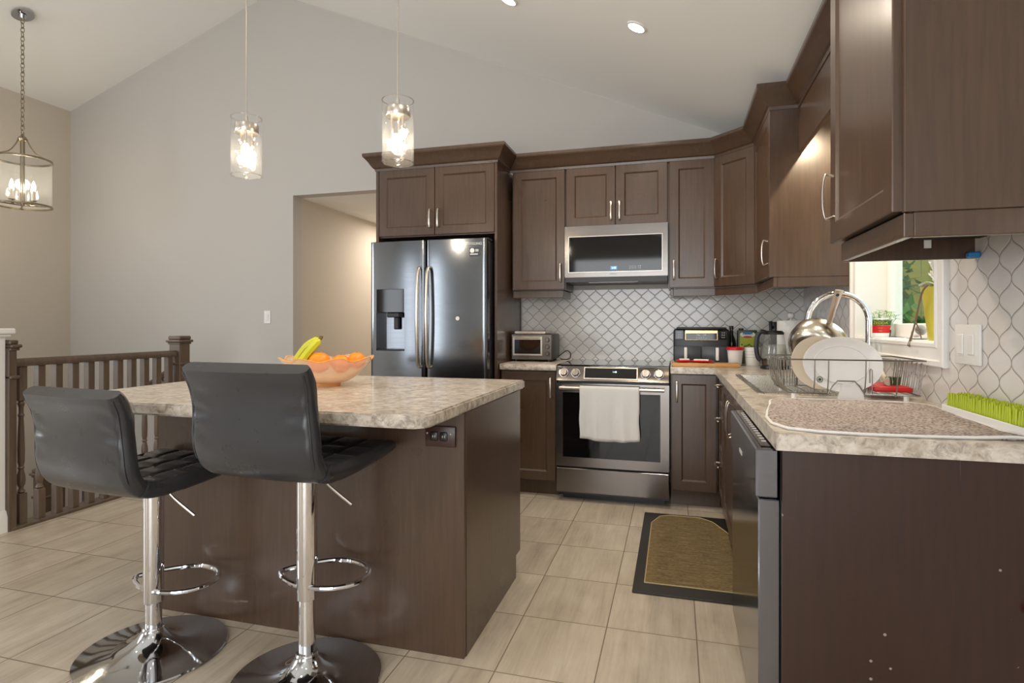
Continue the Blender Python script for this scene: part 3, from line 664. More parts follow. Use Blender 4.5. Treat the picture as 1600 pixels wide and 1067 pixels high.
# ---------------------------------------------------------------- microwave
mw=thing('microwave','stainless over-the-range microwave with black glass door and blue display','microwave',(-.41,4.3,1.49)); MY=4.125; MX0,MX1=-.767,-.049
bm=B(); box(bm,MX0+.004,MX1-.004,MY+.03,YB-.012,1.50,1.893,.003); obj('body',bm,'steelside',mw,True)
gx0,gx1,gz0,gz1=MX0+.032,MX1-.04,1.566,1.815
bm=B()
for a,b,c_,e in ((MX0,gx0,1.528,1.894),(gx1,MX1,1.528,1.894),(gx0,gx1,1.528,gz0),(gx0,gx1,gz1,1.894)): box(bm,a,b,MY,MY+.03,c_,e)
md=obj('door',bm,'steel',mw,True)
bm=B()
for a,b,c_,e in ((gx0-.006,gx0,gz0-.006,gz1+.006),(gx1,gx1+.006,gz0-.006,gz1+.006),(gx0,gx1,gz0-.006,gz0),(gx0,gx1,gz1,gz1+.006)): box(bm,a,b,MY-.004,MY,c_,e,.001)
obj('trim',bm,'nickel',md)
bm=B(); box(bm,gx0,gx1,MY+.004,MY+.02,gz0,gz1); gl=obj('window',bm,'bglass',md,label='black glass microwave window')
bm=B(); box(bm,-.44,-.395,MY+.002,MY+.0045,gz0+.012,gz0+.036); dsp=obj('display',bm,'display',md)
text('clock_digits','1:48',.018,'digits',dsp,(-.4175,MY+.0015,gz0+.024),(R(90),0,0))
text('keypad_print','1 2 3 4 5 - O B\n6 7 8 9 0 - = A',.013,'print',md,(-.27,MY+.0035,gz0+.026),(R(90),0,0))
text('brand_lettering','SAMSUNG',.010,'dprint',md,(-.42,MY-.0004,1.547),(R(90),0,0))
bm=B(); box(bm,MX0+.002,MX1-.002,MY+.004,YB-.012,1.494,1.527); obj('vent_grille',bm,'black',mw,True)
bm=B(); box(bm,-.6,-.25,MY+.02,MY+.06,1.488,1.494,.002); obj('vent_slot',bm,'steel',mw,True)
# ---------------------------------------------------------------- range
rg=thing('range','stainless slide-in range with glass cooktop and black oven window','oven',(-.405,4.2,0)); SXL,SXR,SY=-.776,-.037,3.86
bm=B(); box(bm,SXL+.004,SXR-.004,SY+.05,YB-.012,.04,.905); obj('body',bm,'steelside',rg,True)
bm=B(); box(bm,SXL,SXR,SY+.025,YB-.012,.905,.919,.003); obj('cooktop',bm,'bglass',rg,True,label='black ceramic glass cooktop')
bm=B()  # sloped control panel
pf=[(SY-.012,.812),(SY+.028,.917),(SY+.07,.917),(SY+.07,.812)]
a=[bm.verts.new((SXL,y,z)) for y,z in pf]; b=[bm.verts.new((SXR,y,z)) for y,z in pf]
bm.faces.new(a); bm.faces.new(b[::-1])
for k in range(4): bm.faces.new((a[k],b[k],b[(k+1)%4],a[(k+1)%4]))
bmesh.ops.recalc_face_normals(bm,faces=bm.faces); bmesh.ops.bevel(bm,geom=list(bm.edges),offset=.003,segments=1,affect='EDGES')
cp=obj('control_panel',bm,'steel',rg,True)
tilt=math.atan2(.04,.105); 
def onp(x,s,out=0): # point on sloped face: s 0..1 from bottom
    y=SY-.012+.04*s; z=.812+.105*s; return (x,y-out*math.cos(tilt),z+out*math.sin(tilt))
def panmat(x,s,out=0): return Matrix.Translation(onp(x,s,out))@Matrix.Rotation(-tilt,4,'X')@RX
for x in (-.725,-.645,-.185,-.10):
    bm=B(); lathe(bm,[(.034,0),(.034,.003),(.031,.006)],28,mat=panmat(x,.5,.0)); kb=obj('knob_ring',bm,'chrome',cp)
    bm=B(); lathe(bm,[(.026,.002),(.025,.022),(.023,.026),(0,.026)],28,mat=panmat(x,.5)); box(bm,-.004,.004,-.024,.024,.02,.030,.001,mat=panmat(x,.5)); obj('knob',bm,'steel',cp)
bm=B(); box(bm,-.178,.178,-.042,.042,0,.006,.002,mat=panmat(-.412,.5)); ds=obj('display_frame',bm,'nickel',cp)
bm=B(); box(bm,-.170,.170,-.034,.034,.004,.0075,mat=panmat(-.412,.5)); obj('display',bm,'bglass',cp)
tx=text('clock_digits','1:48',.016,'digits',cp,onp(-.385,.58,.0085),(R(90)-tilt,0,0))
# oven door
DZ0,DZ1=.238,.797; wx0,wx1,wz0,wz1=SXL+.045,SXR-.055,.30,.735
bm=B()
for a,b,c_,e in ((SXL,wx0,DZ0,DZ1),(wx1,SXR,DZ0,DZ1),(wx0,wx1,DZ0,wz0),(wx0,wx1,wz1,DZ1)): box(bm,a,b,SY-.005,SY+.045,c_,e)
od=obj('oven_door',bm,'steel',rg,True)
bm=B(); box(bm,wx0,wx1,SY-.003,SY+.02,wz0,wz1); obj('oven_window',bm,'bglass',od,label='black glass oven window')
bm=B(); hy=SY-.045; hz=.768
tube(bm,[(SXL+.03,hy,hz),(SXR-.03,hy,hz)],.012,12)
for x in (SXL+.05,SXR-.05): box(bm,x-.01,x+.01,hy,SY-.003,hz-.009,hz+.009,.003)
obj('handle',bm,'nickel',od)
bm=B(); box(bm,SXL,SXR,SY-.003,SY+.05,.062,.226,.004); obj('drawer',bm,'steel',rg,True)
bm=B(); box(bm,SXL+.03,SXR-.03,SY+.09,SY+.4,0,.06); obj('base',bm,'black',rg,True)
# towel over the handle
bm=B(); tx0,tx1=-.607,-.222; NXs=30; prof=[]
for k in range(7): prof.append((hy+.016,hz-.16+.16*k/6))
for k in range(1,7): a=PI*k/7; prof.append((hy+.016*math.cos(a),hz+.016*math.sin(a)))
for k in range(18): prof.append((hy-.016,hz-(.325)*k/17))
g=[]
for a in range(NXs+1):
    x=tx0+(tx1-tx0)*a/NXs; row=[]
    for j,(y,z) in enumerate(prof):
        d=max(0,(hz-z))/.33 if j>12 else 0
        yy=y-(.010*math.sin(x*38+1)+.006*math.sin(x*71))*d-.004*d
        zz=z-(.012*math.sin((x-tx0)*9)*d if j>12 else 0)+(-.01*(a/NXs)*d)
        row.append(bm.verts.new((x+(.004*math.sin(z*30)*d),yy,zz)))
    g.append(row)
for a in range(NXs):
    for j in range(len(prof)-1): bm.faces.new((g[a][j],g[a+1][j],g[a+1][j+1],g[a][j+1]))
o=tag(obj('hand_towel',bm,'towel',ang=60),'off-white towel hanging over the oven door handle','towel')
s_=o.modifiers.new('s','SOLIDIFY'); s_.thickness=.004; s_.offset=0
# ---------------------------------------------------------------- dishwasher
dw=thing('dishwasher','dark stainless dishwasher under the near end of the long counter','dishwasher',(.5,1.98,0)); DX=.205
bm=B(); box(bm,.262,XW-.03,1.632,2.338,.02,.868); obj('body',bm,'black',dw,True)
bm=B(); box(bm,DX+.004,.262,1.632,2.335,.11,.735,.003); obj('door',bm,'dwsteel',dw,True)
bm=B(); box(bm,DX-.002,.258,1.630,2.335,.739,.866,.004); cp=obj('control_panel',bm,'dwsteel',dw,True)
bm=B(); box(bm,DX+.014,.256,1.66,2.32,.8665,.8685); kp=obj('keypad',bm,'bglass',cp)
bm=B()
for k in range(14): box(bm,DX+.024,DX+.036,1.72+k*.04,1.735+k*.04,.8685,.8692)
obj('button_print',bm,'print',cp)
bm=B(); box(bm,DX-.0032,DX-.0015,1.96,2.03,.775,.787); obj('badge',bm,'print',cp)
bm=B(); box(bm,.30,.32,1.635,2.335,0,.105); obj('toe_kick',bm,'black',dw,True)
# ---------------------------------------------------------------- bar stools
def stool(label,loc,rz,dz):
    t=thing('bar_stool',label,'stool',loc,0,'black leather bar stools at the island')
    M0=Matrix.Rotation(rz,4,'Z')@Matrix.Translation((0,0,dz))
    # L profile centreline: (y,z,halfthickness)
    C=[(-.285,.338,.020),(-.272,.318,.026),(-.256,.285,.028),(-.246,.24,.028),(-.241,.19,.028),(-.238,.13,.028),(-.232,.085,.028),(-.214,.045,.028),(-.180,.020,.028),(-.13,.012,.028),(-.06,.012,.028),(.02,.015,.027),(.10,.020,.025),(.17,.026,.022),(.205,.030,.018)]
    C=[tuple(p) for p in spline([(a,b,c*10) for a,b,c in C],4)]; C=[(a,b,c/10) for a,b,c in C]
    nC=len(C); sp=next(k for k,c in enumerate(C) if c[1]<.03)
    def seg(name,i0,i1,seat):
        bm=B(); NX=44; W=.222; rows=[]
        for a in range(NX+1):
            s=-1+2*a/NX; s=math.copysign(1-(1-abs(s))**1.35,s); e=abs(s); x=s*W
            pinch=1-.62*max(0,(e-.90)/.10)**2
            top=[];bot=[]
            for i in range(i0,i1+1):
                y,z,h=C[i]; ya,za,_=C[max(i-1,0)]; yb,zb,_=C[min(i+1,nC-1)]
                ty,tz=yb-ya,zb-za; l=math.hypot(ty,tz); ny,nz=-tz/l,ty/l   # normal pointing to the sitter side (+y on back, +z on seat)
                hh=h*pinch; gr=0
                if seat:
                    for gx in (-.111,0,.111): gr=max(gr,math.exp(-((x-gx)/.007)**2))
                    for gy in (-.10,.0,.10): gr=max(gr,math.exp(-((y-gy)/.007)**2))
                    gr*=.009 if e<.93 else 0
                elif e<.9:
                    for gx in (-.111,0,.111): gr=max(gr,math.exp(-((x-gx)/.007)**2))
                    for gz_ in (.10,.20): gr=max(gr,math.exp(-((z-gz_)/.007)**2))
                    gr*=.008*min(1,max(0,(.30-z)/.03))
                # sides: lower corners of back are rounded
                xx=x
                if not seat and z<.10: xx=x*(1-.06*((.10-z)/.10)**2)
                if not seat: xx*=1-.035*math.exp(-((z-.22)/.07)**2)
                bul=(.012*(1-e*e))+(0 if seat else .0035*math.exp(-((.80-e)/.16)**2)*math.exp(-((z-.20)/.09)**2)*math.sin(z*95+x*14+(1.3 if x>0 else 0)))
                off=-ny*hh-ny*bul, -nz*hh-nz*bul
                top.append((xx,y+ny*(hh-gr),z+nz*(hh-gr))); bot.append((xx,y-ny*(hh+(bul if not seat else 0)),z-nz*(hh+(bul*.3 if not seat else 0))))
            rows.append([bm.verts.new(M0@Vector(p)) for p in top+bot[::-1]])
        m=len(rows[0])
        for a in range(NX):
            for k in range(m): bm.faces.new((rows[a][k],rows[a+1][k],rows[a+1][(k+1)%m],rows[a][(k+1)%m]))
        bm.faces.new(rows[0]); bm.faces.new(rows[-1][::-1])
        return obj(name,bm,'leather',t,ang=50),rows
    bk,_=seg('backrest',0,sp+1,False); se,_=seg('seat',sp,nC-1,True)
    # piping seams around the rear face of the backrest
    bm=B()
    for sx in (-1,1):
        pts=[]
        for i in range(2,sp-4):
            y,z,h=C[i]; yb,zb,_=C[i+1]; l=math.hypot(yb-y,zb-z); ny,nz=-(zb-z)/l,(yb-y)/l
            k=1-.035*math.exp(-((z-.22)/.07)**2); k*=(1-.06*((.10-z)/.10)**2) if z<.1 else 1
            pts.append(M0@Vector((sx*.213*k,y-ny*(h*.82+.001),z-nz*(h*.82))))
        tube(bm,pts,.0028,6)
    tube(bm,[M0@Vector((x,-.296-.006*(1-(x/.21)**2),.326)) for x in [-.21+.03*k for k in range(15)]],.0028,6)
    obj('piping',bm,'leather',bk)
    bm=B()
    for gx in (-.111,.0,.111):
        for gy in (-.10,.0,.10): ball(bm,M0@Vector((gx,gy,.034)),.006,1,1,.5,8,6)
    obj('button',bm,'nickel',se); 
    # metalwork
    zb=dz-.017
    bm=B(); lathe(bm,[(.10,zb-.004),(.10,zb+.002),(.05,zb+.004)],24); obj('seat_plate',bm,'black',t)
    zs=dz-.455
    bm=B(); lathe(bm,[(.0265,zs+.002),(.033,zs),(.034,zs+.004),(.034,zb-.002),(.02,zb)],32); obj('sleeve',bm,'chrome',t,ang=40)
    bm=B(); lathe(bm,[(.0275,.085),(.0275,zs+.02)],32); obj('post',bm,'chrome',t,ang=40)
    bm=B(); lathe(bm,[(.243,0),(.246,.004),(.243,.009),(.20,.013),(.13,.022),(.085,.036),(.055,.056),(.040,.076),(.034,.086),(.033,.094),(.026,.094)],64); obj('base',bm,'dchrome',t,ang=45)
    bm=B(); lathe(bm,[(.034,.083),(.037,.087),(.034,.092)],32); obj('collar',bm,'chrome',t)
    zr=zs+.045
    loop=[(-.02,-.012),(.079,-.030),(.15,-.004),(.182,.05),(.182,.105),(.15,.16),(.09,.197),(.025,.202),(-.06,.165),(-.118,.118),(-.126,.095),(-.095,.045)]
    cs,sn=math.cos(YAW),math.sin(YAW)
    bm=B(); tube(bm,spline([(l*cs-d*sn,l*sn+d*cs,zr) for l,d in loop],5,True),.0095,10,True); obj('footrest',bm,'chrome',t)
    bm=B(); l=[(.03,.0,zb),(.05,.0,zb-.03),(.075,0,zb-.062),(.15,.0,zb-.125)]
    v=tube(bm,spline(l,3),[.0045]*4+[.0045]*3+[.0055]*3,8); xf(bm,v,Matrix.Rotation(YAW,4,'Z')); obj('height_lever',bm,'nickel',t)
    return t
stool('lower black leather bar stool on chrome pedestal, beside the stair railing',(-1.832,1.679,0),R(-5),.636)
stool('taller black leather bar stool on chrome pedestal, in front of the fruit bowl',(-1.19,1.685,0),R(-2),.728)
# ---------------------------------------------------------------- lamps
def pendant(x,y,zb,label):
    p=thing('pendant_light',label,'lamp',(x,y,zb),0,'glass cylinder pendant lights over the island')
    r=.066; H=.262
    bm=B(); shell(bm,[(r,0),(r,H),(r-.003,H),(r-.003,0)],40); obj('glass_shade',bm,'shade',p,ang=40)
    bm=B(); shell(bm,[(r+.001,-.001),(r+.001,.002),(r-.004,.002),(r-.004,-.001)],40); shell(bm,[(r+.001,H-.002),(r+.001,H+.001),(r-.004,H+.001),(r-.004,H-.002)],40); obj('shade_rim',bm,'crystal',p)
    bm=B(); lathe(bm,[(0,.232),(.050,.232),(.052,.228),(.052,.196),(.050,.192),(0,.192)],32); obj('cap',bm,'nickel',p)
    zt=ceil_z(x)-zb
    bm=B(); tube(bm,[(0,0,.23),(0,0,.27)],.007,8); tube(bm,[(0,0,.26),(0,0,zt)],.0028,8); obj('cord',bm,'nickel',p)
    bm=B(); lathe(bm,[(.06,zt-.03),(.06,zt+.02)],24); obj('canopy',bm,'nickel',p)
    for k in range(3):
        a=k*2*PI/3+.9+x; bx,by=.027*math.cos(a),.027*math.sin(a); zz=.115-.022*k
        bm=B(); tube(bm,[(bx,by,.195),(bx,by,zz+.022)],.006,8); obj('socket',bm,'nickel',p)
        bm=B(); ball(bm,(bx,by,zz+.004),.0155,1,1,1.35,14,10); bo=obj('bulb',bm,'bulb',p)
    bm=B()
    rnd=random.Random(int(x*100))
    for k in range(26):
        a=rnd.uniform(0,2*PI); rr=rnd.uniform(.02,.05); z=rnd.uniform(.03,.17); s=rnd.uniform(.005,.010)
        v=bmesh.ops.create_icosphere(bm,subdivisions=1,radius=s)['verts']
        for q in v: q.co=q.co+Vector((rr*math.cos(a),rr*math.sin(a),z))
        tube(bm,[(rr*math.cos(a),rr*math.sin(a),z+s),(rr*math.cos(a),rr*math.sin(a),.193)],.0005,4)
    ball(bm,(0,0,.004),.014); tube(bm,[(0,0,.015),(0,0,.193)],.0012,6); obj('crystals',bm,'crystal',p,ang=10)
    l=bpy.data.lights.new('pendant_lamp','POINT'); l.energy=9; l.color=(1,.84,.62); l.shadow_soft_size=.03
    lo=bpy.data.objects.new('pendant_lamp',l); COL.objects.link(lo); lo.location=(x,y,zb+.10)
    return p
pendant(-1.87,2.2,1.864,'clear glass cylinder pendant light hanging before the blank wall')
pendant(-1.115,2.2,1.864,'clear glass cylinder pendant light hanging before the fridge cabinet')
# lantern chandelier over the stairs
cx,cy,cz=-5.08,3.435,2.15
ch=thing('lantern_chandelier','glass drum lantern with candle bulbs hanging on a chain at upper left','lamp',(cx,cy,cz)); r=.19; H=.37
zc=ceil_z(cx)-cz
bm=B(); lathe(bm,[(.075,-.012),(.075,.0),(.06,.012)],28,mat=Matrix.Translation((0,0,zc-.012))@Matrix.Rotation(-math.atan(.347),4,'Y')); lathe(bm,[(.02,-.03),(.03,0)],16,c=(0,0,zc-.02)); obj('canopy',bm,'dchrome',ch)
bm=B(); z=zc-.05; k=0
while z>.56:
    q=[( .013*math.cos(a),0,.024*math.sin(a)) for a in [2*PI*j/12 for j in range(12)]]
    q=[Matrix.Translation((0,0,z-.02))@Matrix.Rotation(R(90)*(k%2)+.4,4,'Z')@Vector(p) for p in q]; tube(bm,q,.0032,6,True); z-=.036; k+=1
obj('chain',bm,'brass',ch)
bm=B(); lathe(bm,[(.008,.0),(.016,.0),(.016,.52),(.03,.525),(.034,.54),(.02,.56),(.008,.565)],20); obj('stem',bm,'brass',ch)
for k in range(3):
    a=2*PI*k/3+.5; bm=B(); d=Vector((math.cos(a),math.sin(a),0))
    tube(bm,spline([d*.03+Vector((0,0,.535)),d*.055+Vector((0,0,.48)),d*.10+Vector((0,0,.42)),d*.185+Vector((0,0,.375))],5),.005,8); obj('arm',bm,'brass',ch)
bm=B(); shell(bm,[(r+.006,H-.006),(r+.006,H+.008),(r-.008,H+.008),(r-.008,H-.006)],48); obj('rim',bm,'brass',ch)
bm=B(); shell(bm,[(r+.006,-.006),(r+.006,.006),(r-.010,.006),(r-.010,-.006)],48)
for k in range(3):
    a=2*PI*k/3+.5; d=Vector((math.cos(a),math.sin(a),0)); tube(bm,[(0,0,.003),d*(r-.004)+Vector((0,0,0))],.006,8)
obj('rim',bm,'brass',ch)
bm=B(); shell(bm,[(r,.004),(r,H),(r-.003,H),(r-.003,.004)],48); obj('glass_drum',bm,'glass',ch)
for k in range(4):
    a=2*PI*k/4+.2; d=Vector((.095*math.cos(a),.095*math.sin(a),0))
    bm=B(); tube(bm,[(0,0,.03),d*.6+Vector((0,0,.012)),d+Vector((0,0,.03))],.005,8); lathe(bm,[(.02,.03),(.022,.036),(.012,.04)],14,c=d); obj('candle_arm',bm,'brass',ch)
    bm=B(); lathe(bm,[(.011,.04),(.011,.12)],14,c=d); cd=obj('candle_sleeve',bm,'cream',ch)
    bm=B(); lathe(bm,[(.008,.12),(.015,.14),(.012,.165),(.004,.19),(0,.195)],14,c=d); obj('bulb',bm,'bulb',cd)
l=bpy.data.lights.new('lantern_lamp','POINT'); l.energy=10; l.color=(1,.86,.66); l.shadow_soft_size=.05
lo=bpy.data.objects.new('lantern_lamp',l); COL.objects.link(lo); lo.location=(cx,cy,cz+.24)
# recessed lights seen in the ceiling slope
for k,(x,y) in enumerate(POTS_AND_FILLS[:2]):
    sl=math.atan(.4237) if x>-3.562 else -math.atan(.347)
    m=Matrix.Translation((x,y,ceil_z(x)))@Matrix.Rotation(sl,4,'Y')
    bm=B(); shell(bm,[(.058,-.006),(.046,-.008),(.046,.0),(.058,0)],28,mat=m)
    lb=['bright recessed ceiling light above the right end of the range','recessed ceiling light cut by the top edge of the frame']
    p=tag(obj('recessed_light',bm,'white'),lb[k],'light','recessed ceiling lights')
    bm=B(); lathe(bm,[(.046,-.005),(.046,-.002)],28,mat=m); obj('lens',bm,'can',p)
# ---------------------------------------------------------------- stair railing
RXX=-3.72
rl=thing('stair_railing','dark stained wooden stair railing with turned balusters beside the stairs','railing',(RXX,3.0,0))
bm=B(); sec=[(-.032,.945),(-.036,.955),(-.034,.975),(-.022,.99),(.022,.99),(.034,.975),(.036,.955),(.032,.945)]
a=[bm.verts.new((RXX+x,2.45,z)) for x,z in sec]; b=[bm.verts.new((RXX+x,3.60,z)) for x,z in sec]
bm.faces.new(a); bm.faces.new(b[::-1])
for k in range(8): bm.faces.new((a[k],b[k],b[(k+1)%8],a[(k+1)%8]))
obj('handrail',bm,'rail',rl,True)
bm=B(); box(bm,RXX-.06,RXX+.05,2.43,3.70,0,.018,.003); obj('shoe_rail',bm,'rail',rl,True)
def baluster(y):
    bm=B(); h=.0215
    box(bm,-h,h,-h,h,.018,.195,.002); box(bm,-h,h,-h,h,.74,.95,.002)
    lathe(bm,[(.010,.19),(.021,.205),(.012,.222),(.0125,.232),(.019,.245),(.022,.27),(.020,.30),(.013,.335),(.018,.345),(.013,.355),(.0175,.38),(.0185,.45),(.016,.55),(.0125,.64),(.017,.655),(.012,.668),(.0125,.70),(.019,.725),(.010,.745)],14)
    for v in bm.verts: v.co+=Vector((RXX,y,0))
    return obj('baluster',bm,'rail',rl,True)
for k in range(11): baluster(2.507+.1035*k)
def newel(bm,x,y,h,zb,ztop,y0=None):
    box(bm,x-h,x+h,y-h,y+h,zb,ztop-.06,.003)
    box(bm,x-h-.010,x+h+.010,y-h-.010,y+h+.010,ztop-.225,ztop-.205,.006)
    box(bm,x-h-.008,x+h+.008,y-h-.008,y+h+.008,ztop-.065,ztop-.05,.004); box(bm,x-h-.020,x+h+.020,y-h-.020,y+h+.020,ztop-.05,ztop-.030,.007)
    box(bm,x-h-.008,x+h+.008,y-h-.008,y+h+.008,ztop-.03,ztop,.008)
bm=B(); newel(bm,RXX,3.645,.05,0,1.102); obj('newel_post',bm,'rail',rl,True)
bm=B(); box(bm,RXX-.05,RXX+.045,2.412,2.455,0,1.045,.002); box(bm,RXX-.06,RXX+.058,2.412,2.468,.875,.895,.006); box(bm,RXX-.06,RXX+.056,2.412,2.466,1.04,1.055,.004); box(bm,RXX-.068,RXX+.066,2.412,2.476,1.055,1.075,.007); box(bm,RXX-.056,RXX+.052,2.412,2.462,1.075,1.10,.006); obj('half_newel_post',bm,'rail',rl,True)
# stairs going down along the back wall, with a lower railing
stt=thing('staircase','carpeted stairs going down behind the stair railing','stairs',(-3.9,4.1,-.2))
for k in range(8):
    bm=B(); x1=-3.80-.24*k; box(bm,x1-.26,x1-.001,3.70,4.515,-.19*(k+1)-.25,-.19*(k+1),.006); obj('step',bm,'carpet',stt,True)
lw=thing('lower_railing','lower dark wooden railing seen between the balusters down the stairwell','railing',(-4.6,3.66,-.6))
bm=B(); newel(bm,-4.62,3.28,.05,-1.1,.10); obj('newel_post',bm,'rail',lw,True)
bm=B(); box(bm,-4.64,-4.60,3.33,3.66,-.04,.0,.004); obj('handrail',bm,'rail',lw,True)
for k in range(3):
    bm=B(); y=3.40+.1*k; box(bm,-4.64,-4.60,y-.02,y+.02,-1.1,-.03,.002); obj('baluster',bm,'rail',lw,True)
hr=thing('wall_handrail','sloping dark wooden handrail on the wall above the stairs','handrail',(-4.4,4.45,.6))
bm=B(); vs=tube(bm,[(-5.75,4.45,.12),(-4.58,4.45,.795)],.03,8,sq=(.8,1)); obj('rail',bm,'rail',hr,True)
for x in (-5.5,-4.75):
    bm=B(); z=.12+(x+5.75)*.577; tube(bm,[(x,4.515,z-.06),(x,4.46,z-.05),(x,4.45,z-.01)],.008,8); obj('bracket',bm,'brass',hr,True)
# ---------------------------------------------------------------- switches
o=thing('light_switch','small white light switch on the blank wall near the hallway opening','switch',(-3.61,4.515,1.26))
bm=B(); box(bm,-3.645,-3.575,4.513,4.519,1.20,1.318,.002); obj('plate',bm,'plate_white',o,True)
bm=B(); box(bm,-3.627,-3.593,4.509,4.514,1.228,1.290,.002); obj('rocker',bm,'plate_white',o,True)
o=thing('light_switch','white double rocker switch plate on the tiled wall beside the window','switch',(XW-.01,2.11,1.127))
bm=B(); box(bm,XW-.016,XW-.0082,2.03,2.192,1.066,1.19,.003,2); obj('plate',bm,'plate_white',o,True)
for y in (2.078,2.145):
    bm=B(); box(bm,XW-.0172,XW-.014,y-.023,y+.023,1.092,1.164); f_=obj('frame',bm,'plate_white',o,True)
    bm=B(); box(bm,XW-.021,XW-.016,y-.019,y+.019,1.097,1.159,.002); obj('rocker',bm,'plate_white',f_)
# ---------------------------------------------------------------- fruit bowl
bx,by=-1.513,2.296
bw=thing('fruit_bowl','peach glass bowl with wavy rim holding fruit on the island','bowl',(bx,by,.915))
bm=B(); SEG=64
def bowl_r(t,a): return (.055+.145*t**.75)*(1+.045*t*math.cos(8*a))
rows=[]
for inner in (0,1):
    for k in range(13):
        t=(k/12) if not inner else (1-k/12); 
        if inner and k==12: pass
        row=[]
        for j in range(SEG):
            a=2*PI*j/SEG; r_=bowl_r(t,a)-(.004 if inner else 0); z=.012+.108*t**1.35+.008*t**3*math.cos(8*a)+(.004 if inner else 0)
            row.append(bm.verts.new((r_*math.cos(a),r_*math.sin(a),z)))
        rows.append(row)
for q,p in zip(rows,rows[1:]):
    for j in range(SEG): bm.faces.new((q[j],q[(j+1)%SEG],p[(j+1)%SEG],p[j]))
bm.faces.new(rows[0][::-1]); bm.faces.new(rows[-1]); obj('body',bm,'bowl',bw,ang=30)
bm=B(); shell(bm,[(.05,0),(.056,.0),(.058,.014),(.050,.014)],40); obj('foot',bm,'amber',bw)
bm=B(); P=[]
for j in range(SEG):
    a=2*PI*j/SEG; r_=bowl_r(1,a)-.002; P.append((r_*math.cos(a),r_*math.sin(a),.122+.008*math.cos(8*a)))
tube(bm,P,.0035,6,True); obj('rim',bm,'amber',bw)
for x,y,z,r_,lb in ((-.012,-.045,.105,.050,'big orange heaped at the front of the fruit bowl beside the bananas'),(.062,.0,.098,.044,'middle orange in the fruit bowl, half hidden behind the big one'),(.125,.02,.112,.040,'orange against the rim of the fruit bowl nearest the refrigerator')):
    bm=B(); ball(bm,(0,0,0),r_,1,1,.93,28,18); o=tag(obj('orange',bm,'orange',ang=80),lb,'orange','oranges in the fruit bowl'); o.location=(bx+x*.96,by+y+x*.2,.915+z)
    bm=B(); lathe(bm,[(.0045,0),(.003,.002),(0,.002)],8,c=(0,0,r_*.925)); obj('stem',bm,'bstem',o)
def banana(end,mid,lb):
    # from the shared crown to the tip
    bm=B(); top=Vector((-.02,-.02,.215)); pts=spline([top,top+(Vector(mid)-top)*.28,Vector(mid),Vector(end)],8); n=len(pts)
    rr=[.006+.0*k for k in range(n)]
    for k in range(n):
        t=k/(n-1); rr[k]=.0065 if t<.2 else (.0065+.0125*min(1,(t-.2)/.14) if t<.86 else max(.004,.019*(1-((t-.86)/.14)**2)))
    tube(bm,pts,rr,7); o=tag(obj('banana',bm,'banana',ang=50),lb,'banana','bananas in the fruit bowl'); o.location=(bx,by,.915)
    bm=B(); tube(bm,[pts[0]+Vector((0,0,.008)),pts[1],pts[3],pts[5]],[.009,.008,.0072,.0072],7); obj('stem',bm,'bstem',o)
    return o
banana((-.168,-.01,.098),(-.105,-.010,.172),'outermost yellow green banana in the fruit bowl, farthest from the oranges')
banana((-.092,-.10,.085),(-.052,-.070,.152),'yellow green banana in the fruit bowl, touching the big orange')
# ---------------------------------------------------------------- counter items at the back
Z=.915
TO=o=thing('toaster_oven','silver toaster oven with three knobs on the short counter','toaster oven',(-1.0,4.28,Z)); x0,x1,y0=-1.178,-.868,4.16
bm=B(); box(bm,x0,x1,y0+.012,4.44,Z+.015,Z+.205,.01,2); obj('body',bm,'steelside',o,True)
bm=B(); box(bm,x0,x1,y0,y0+.014,Z+.015,Z+.205,.005); fp=obj('front_panel',bm,'steel',o,True)
bm=B(); box(bm,x0+.012,x1-.07,y0-.006,y0+.002,Z+.045,Z+.19,.003); dr=obj('door',bm,'nickel',o,True)
bm=B(); box(bm,x0+.026,x1-.084,y0-.0075,y0-.004,Z+.058,Z+.165,.002); obj('window',bm,'bglass',dr)
bm=B(); tube(bm,[(x0+.03,y0-.03,Z+.18),(x1-.09,y0-.03,Z+.18)],.007,10); box(bm,x0+.035,x0+.047,y0-.03,y0-.004,Z+.175,Z+.185); box(bm,x1-.107,x1-.095,y0-.03,y0-.004,Z+.175,Z+.185); obj('handle',bm,'nickel',dr)
for z in (.163,.112,.062):
    bm=B(); lathe(bm,[(.017,0),(.0165,.008),(.013,.014),(0,.014)],18,mat=T(x1-.034,y0,Z+z)@RX); box(bm,-.002,.002,-.014,.014,.012,.018,mat=T(x1-.034,y0,Z+z)@RX); obj('knob',bm,'steel',o,True)
for x in (x0+.03,x1-.03):
    for y in (y0+.03,4.41):
        bm=B(); lathe(bm,[(.012,0),(.012,.017)],12,c=(x,y,Z)); obj('foot',bm,'black',o,True)
o=thing('baking_tray','shallow metal baking tray lying on top of the toaster oven','tray',(-1.04,4.3,Z+.206))
bm=B(); box(bm,-1.15,-.93,4.19,4.41,Z+.206,Z+.210); obj('pan',bm,'pansteel',o,True)
bm=B()
for a,b,c_,e in ((-1.158,-1.148,4.185,4.415),(-.932,-.922,4.185,4.415),(-1.158,-.922,4.182,4.192),(-1.158,-.922,4.408,4.418)): box(bm,a,b,c_,e,Z+.208,Z+.226,.002)
obj('rim',bm,'pansteel',o,True)
bm=B(); tube(bm,spline([(-.866,4.40,Z+.03),(-.80,4.38,Z+.075),(-.765,4.36,Z+.05),(-.772,4.33,Z+.016),(-.83,4.36,Z+.010),(-.855,4.42,Z+.012)],6),.004,8); obj('power_cord',bm,'black',TO,True)
